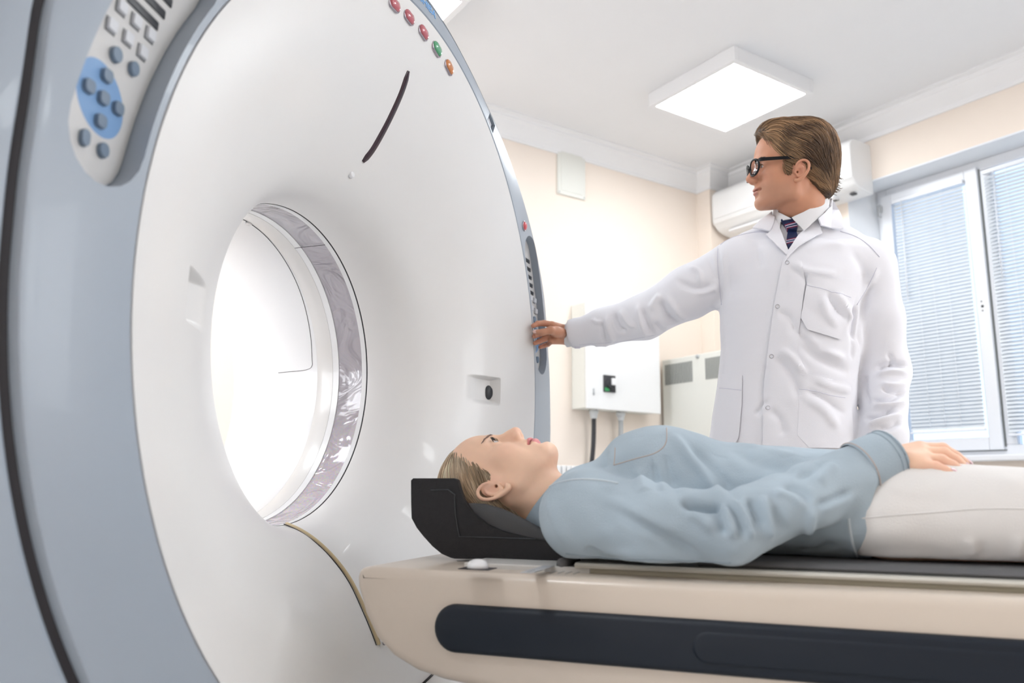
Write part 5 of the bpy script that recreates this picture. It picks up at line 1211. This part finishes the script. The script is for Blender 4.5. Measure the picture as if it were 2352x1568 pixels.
FO = [
 (q6((1005, 420), (1050, 520), (1120, 575), (1180, 560)), .010, -.010), (q6((1040, 400), (1110, 500), (1170, 540)), .010, .006), (q6((880, 470), (915, 560), (950, 640)), .009, -.008), (q6((850, 450), (870, 550), (900, 650)), .009, .007),
 (q6((1000, 380), (960, 430), (930, 480)), .010, .006), (q6((700, 500), (735, 590), (775, 625)), .009, -.009), (q6((740, 480), (790, 560), (830, 590)), .009, .006), (q6((650, 520), (660, 600), (690, 690)), .008, .006), (q6((620, 545), (635, 620), (640, 690)), .007, -.006),
 (q6((560, 540), (590, 560), (630, 560)), .006, .006), (q6((1110, 290), (1190, 330), (1260, 345), (1340, 320)), .011, -.008), (q6((1190, 205), (1250, 240), (1250, 310)), .009, .006), (q6((1220, 370), (1290, 360), (1370, 340)), .011, .006),
 (q6((1130, 620), (1230, 570), (1380, 450)), .012, .005), (q6((470, 735), (600, 700), (760, 720)), .008, .005), (q6((1290, 120), (1330, 220), (1350, 300)), .012, -.005), (q6((1370, 80), (1378, 250), (1390, 440)), .008, -.006), (q6((960, 560), (1020, 620), (1100, 640)), .009, -.006),
 (q7((1150, 862), (1240, 828), (1350, 838)), .009, -.012), (q7((1160, 900), (1250, 880), (1350, 885)), .010, .008), (q7((1195, 985), (1265, 1003), (1335, 1012)), .008, -.012), (q7((1190, 960), (1270, 965), (1350, 955)), .009, .006), (q7((1130, 1062), (1230, 1066), (1350, 1020)), .008, -.010), (q7((1130, 1100), (1250, 1095), (1365, 1060)), .010, .010),
 (q7((1090, 1180), (1170, 1165), (1270, 1105)), .008, -.012), (q7((1100, 1230), (1200, 1190), (1330, 1150)), .010, .009), (q7((1160, 1250), (1240, 1235), (1310, 1200)), .008, -.008), (q7((1090, 900), (1085, 1000), (1110, 1100)), .010, -.006), (q7((1230, 760), (1260, 800), (1250, 840)), .008, -.006),
 (q7((1130, 300), (1090, 400), (1050, 600), (1060, 720)), .012, -.007), (q7((1030, 450), (1018, 560), (1030, 680)), .010, -.014), (q7((1160, 210), (1110, 310), (1050, 400)), .012, .005),
 (q7((600, 205), (680, 270), (720, 330)), .010, -.004), (q7((620, 190), (720, 230), (900, 250)), .012, .004), (q7((500, 790), (580, 860), (640, 960), (660, 1050)), .012, -.006), (q7((520, 480), (600, 540), (640, 640)), .012, -.004), (q7((540, 740), (620, 800), (700, 900)), .010, .005),
 (q7((840, 370), (880, 450), (960, 540)), .010, -.007), (q7((800, 400), (830, 500), (900, 590)), .010, .005), (q7((900, 380), (960, 470), (1010, 560)), .010, .005), (q7((670, 700), (780, 790), (900, 850), (980, 870)), .014, -.006), (q7((700, 660), (820, 740), (960, 800)), .013, .006), (q7((640, 620), (740, 700), (840, 740)), .012, -.005),
 (q7((700, 1000), (820, 1060), (940, 1150)), .012, -.005), (q7((720, 1060), (820, 1130), (900, 1240)), .013, .005), (q7((760, 930), (880, 980), (980, 1000)), .010, .004), (q7((380, 1160), (420, 1100), (460, 1060)), .009, -.005), (q7((470, 1120), (540, 1190), (560, 1290)), .012, -.005), (q7((450, 830), (430, 950), (420, 1100)), .010, -.003),
 (q7((200, 100), (205, 250), (215, 400)), .014, -.003), (q7((170, 470), (190, 700), (180, 900)), .016, .003), (q7((990, 600), (1010, 700), (1000, 800)), .01, -.006), (q7((380, 60), (400, 140), (420, 220)), .012, -.003), (q7((700, 100), (820, 60), (950, 60)), .016, .003), (q7((1010, 120), (1060, 200), (1090, 300)), .014, -.004)]
FO = [(l_, w_*.85, h_) for l_, w_, h_ in FO]; Vc = folds(Vc, Nc, tc_, FO, 1.55); Vc += Nc*(fnoise(Vc, 20, 24)*.0016)[:, None]
coat = obj('lab_coat', Vc, Fc, M_coat, man); tc_ = bvh(Vc, Fc)
# front overlap, pockets, seams
patch('front_placket', [(1812, 577), (1800, 590), (1790, 640), (1778, 700), (1770, 760), (1762, 820), (1757, 880), (1753, 940), (1752, 1030), (1850, 1040), (1900, 1000), (1830, 800), (1850, 640), (1840, 600)], tc_, .0014, M_coat, coat, step=4, lift=.0030)
tc2 = bvh(*(lambda o: ([tuple(o.matrix_basis.translation+man.location+coat.location+v.co) for v in o.data.vertices], [tuple(p.vertices) for p in o.data.polygons]))([c for c in coat.children if c.name.startswith('front_placket')][0])) if False else tc_
pk = patch('chest_pocket', [(1857, 625), (1973, 654), (1955, 700), (1929, 780), (1854, 757), (1839, 730)], tc_, .0014, M_coat, coat, step=4, lift=.0040)
seam('pocket_hem', q7((705, 325), (800, 345), (900, 375), (985, 402)), tc_, .0010, M_cseam, pk, .0054)
pk = patch('hip_pocket', [(1839, 857), (1950, 880), (1957, 1030), (1857, 1028), (1831, 1000)], tc_, .0014, M_coat, coat, step=4, lift=.0040)
seam('pocket_hem', q7((665, 990), (760, 1000), (860, 1030), (950, 1045)), tc_, .0009, M_cseam, pk, .0054)
pk = patch('hip_pocket', [(1660, 860), (1706, 862), (1705, 930), (1698, 1005), (1690, 1020), (1640, 1020)], tc_, .0014, M_coat, coat, step=4, lift=.0040)
seam('pocket_hem', q7((155, 985), (220, 990), (293, 1000)), tc_, .0009, M_cseam, pk, .0054)
seam('shoulder_seam', [(1655, 562), (1672, 550), (1700, 540), (1735, 533), (1765, 534)], tc_, .0012, M_cseam, coat, .0005)
seam('shoulder_seam', [(1930, 531), (1965, 543), (1995, 563), (2020, 590)], tc_, .0012, M_cseam, coat, .0005)
seam('armhole_seam', [(1650, 553), (1648, 600), (1652, 650), (1657, 700)], tc_, .0010, M_cseam, coat, .0002)
seam('armhole_seam', [(2014, 615), (2000, 645), (1985, 672), (1968, 700)], tc_, .0010, M_cseam, coat, .0002)
seam('sleeve_seam', [(1640, 715), (1600, 738), (1545, 760), (1480, 774), (1420, 785), (1370, 789), (1330, 792)], tc_, .0008, M_cseam, coat, .0000)
for (px, py) in ((1808.5, 604.5), (1786, 704), (1772, 818.5), (1764, 937)):
    q, n = cast(tc_, px, py)
    if q is None: continue
    n = n if n@(q-CAM) < 0 else -n; u = np.cross(n, [0, 0, 1]); u /= np.linalg.norm(u); v = np.cross(n, u); c = q+n*.0046
    o = obj('snap_button', *tube([c+(u*cos(a)+v*sin(a))*.0052 for a in np.linspace(0, 2*pi, 25)], .0011, 6), mat('snap_metal', (.55, .55, .58), .25, metal=.9), coat)
# cuffs: coat cuff edge and the shirt cuff inside it
s1 = np.cross(wdm, [0, 0, 1]); s1 /= np.linalg.norm(s1); u1 = np.cross(s1, wdm)
def cuffring(c, l): return [[c+wdm*t_+(s1*cos(a)*.92+u1*sin(a)*1.05)*r_ for a in np.linspace(0, 2*pi, 41)[:-1]] for t_, r_ in l]
obj('sleeve_cuff', *loft(cuffring(CUF, [(-.030, .0392), (-.028, .0408), (.0, .0405), (.002, .0395), (.001, .036)])), M_coat, coat, sharp=50)
obj('shirt_cuff', *loft(cuffring(CUF, [(-.01, .0345), (.014, .0352), (.0195, .0345), (.020, .0325), (.0, .032)])), M_shirt, man, sharp=50)
q, n = cast(tc_, 1326, 797)
if q is not None: obj('cuff_snap', *box(-.009, .009, -.004, .004, -.004, .003, T=lambda p: tuple(q+np.array([p[0], p[1], p[2]])), bev=.001), M_cseam, coat, False)
# shirt front and tie seen in the opening of the coat
sh = patch('shirt_front', [(1784, 498), (1792, 530), (1800, 560), (1810, 580), (1822, 566), (1834, 550), (1850, 532), (1840, 515), (1815, 508)], tc_, .002, mat('shirt_shade', (.62, .60, .62), .8), man, step=9)  # darker copy of the white shirt, shade put into its colour
Mtie = mat('tie_navy', (.012, .022, .07), .45, .4); nt = Mtie.node_tree; b = nt.nodes['Principled BSDF']; tcn = nt.nodes.new('ShaderNodeTexCoord'); wvn = nt.nodes.new('ShaderNodeTexWave'); wvn.inputs['Scale'].default_value = 5.2; wvn.bands_direction = 'DIAGONAL'
mpn = nt.nodes.new('ShaderNodeMapping'); mpn.inputs['Rotation'].default_value = (0, .9, 0); nt.links.new(tcn.outputs['Object'], mpn.inputs[0]); nt.links.new(mpn.outputs[0], wvn.inputs[0])
cr2 = nt.nodes.new('ShaderNodeValToRGB'); e0 = cr2.color_ramp.elements; e0[0].position = 0; e0[0].color = (.010, .022, .075, 1); e0[1].position = .82; e0[1].color = (.20, .01, .04, 1)
for p_, c_ in ((.80, (.010, .022, .075, 1)), (.93, (.20, .01, .04, 1)), (.94, (.55, .6, .75, 1)), (.98, (.55, .6, .75, 1)), (.99, (.01, .02, .07, 1))): e_ = cr2.color_ramp.elements.new(p_); e_.color = c_
nt.links.new(wvn.outputs['Fac'], cr2.inputs[0]); nt.links.new(cr2.outputs[0], b.inputs['Base Color'])
tie = patch('necktie', [(1810, 535), (1828, 535), (1832, 548), (1826, 562), (1813, 580), (1806, 562), (1808, 548)], tc_, .006, Mtie, man, step=6, lift=.003)
patch('tie_knot', [(1795, 515), (1801, 509), (1822, 508), (1833, 520), (1830, 534), (1820, 538), (1808, 536), (1803, 526)], tc_, .013, Mtie, tie, step=6, lift=.004, sharp=60)
# coat collar and lapels
c0 = AT(1838, 575, 2.25); c1 = AT(1842, 458, 2.235)
sup = loft([[c0+(c1-c0)*t+np.array([cos(a), sin(a), 0])*(.100*(1-t)**1.3+.0655*(1-(1-t)**1.3)) for a in np.linspace(0, 2*pi, 49)[:-1]] for t in np.linspace(0, 1, 9)])
SV, SF = merge((Vc, [list(f) for f in Fc]), sup); tsup = BVHTree.FromPolygons([tuple(v) for v in SV], [tuple(int(i) for i in f) for f in SF])
def q4(*l): return [(1640+a/4.1275, 240+b/4.1275) for a, b in l]
patch('lapel', q4((590, 1105), (625, 1190), (660, 1290), (703, 1400), (690, 1440), (600, 1360), (495, 1255), (530, 1232), (560, 1170)), tc_, .0035, M_coat, coat, step=7, lift=.007)
patch('lapel', q4((845, 1212), (790, 1275), (745, 1340), (703, 1400), (690, 1450), (672, 1500), (720, 1440), (800, 1360), (900, 1305), (1015, 1240), (995, 1170), (965, 1105), (900, 1160)), tc_, .0035, M_coat, coat, step=7, lift=.007)
patch('shirt_collar', q4((745, 1085), (850, 1030), (950, 975), (1020, 915), (1045, 895), (1068, 930), (1070, 965), (1000, 1060), (920, 1140), (850, 1210), (800, 1150)), tsup, .004, M_shirt, man, step=6, lift=.006)
patch('shirt_collar', q4((592, 1005), (660, 1045), (740, 1095), (690, 1105), (650, 1125), (630, 1150), (626, 1195), (605, 1140), (592, 1080)), tsup, .004, M_shirt, man, step=6, lift=.006)
patch('collar_wing', q4((1062, 905), (1100, 960), (1150, 1040), (1188, 1115), (1208, 1205), (1180, 1210), (1090, 1195), (990, 1165), (965, 1100), (1010, 1055), (1062, 980)), tsup, .005, M_coat, coat, step=7, lift=.011)
patch('collar_wing', q4((588, 1040), (530, 1090), (450, 1145), (375, 1208), (450, 1212), (530, 1232), (560, 1180), (590, 1105)), tsup, .005, M_coat, coat, step=7, lift=.011)
L = []
for t in np.linspace(.42, .98, 6): L.append([c0+(c1-c0)*t+np.array([cos(a), sin(a), 0])*(.0985*(1-t)**1.3+.0640*(1-(1-t)**1.3)) + np.array([0, 0, -.030*max(0, -cos(a-radians(75)))]) for a in np.linspace(0, 2*pi, 61)[:-1]])
obj('shirt_neckband', *loft(L+[[p*.97+q*.03 for p, q in zip(L[-1], [c1]*60)]]), M_shirt, man)
L = []
for t in np.linspace(.2, .86, 6): L.append([c0+(c1-c0)*t+np.array([cos(a), sin(a), 0])*(.112*(1-t)**1.3+.0735*(1-(1-t)**1.3)) for a in np.linspace(radians(-40), radians(200), 41)])
obj('coat_collar', *loft(L, False), M_coat, coat)
# trousers and shoes under the coat
fl_ = Field((.45, 2.05, .03), (.95, 2.45, .95), .01)
for s in (-1, 1): fl_.cap((.725+s*.08, 2.24-s*.03, .9), (.725+s*.08, 2.25-s*.03, .5), .084, .068, .03); fl_.cap((.725+s*.08, 2.25-s*.03, .5), (.725+s*.08, 2.26-s*.03, .09), .072, .055, .02)
fl_.cut((0, 0, .05), (0, 0, -1)); Vl, Fl = fl_.mesh(); obj('trousers', relax(Vl, Fl, 2), Fl, mat('dark_trousers', (.03, .032, .045), .8), man)
for s in (-1, 1):
    f2 = Field((.725+s*.08-.08, 1.98, 0), (.725+s*.08+.08, 2.40, .14), .006); f2.ell((.725+s*.085, 2.16, .035), (.048, .14, .045), .02); f2.ell((.725+s*.08, 2.27, .06), (.042, .06, .06), .03); f2.cut((0, 0, .004), (0, 0, -1))
    V_, F_ = f2.mesh(); obj('shoe', relax(V_, F_, 2), F_, mat('shoe_black', (.02, .02, .02), .3), man)
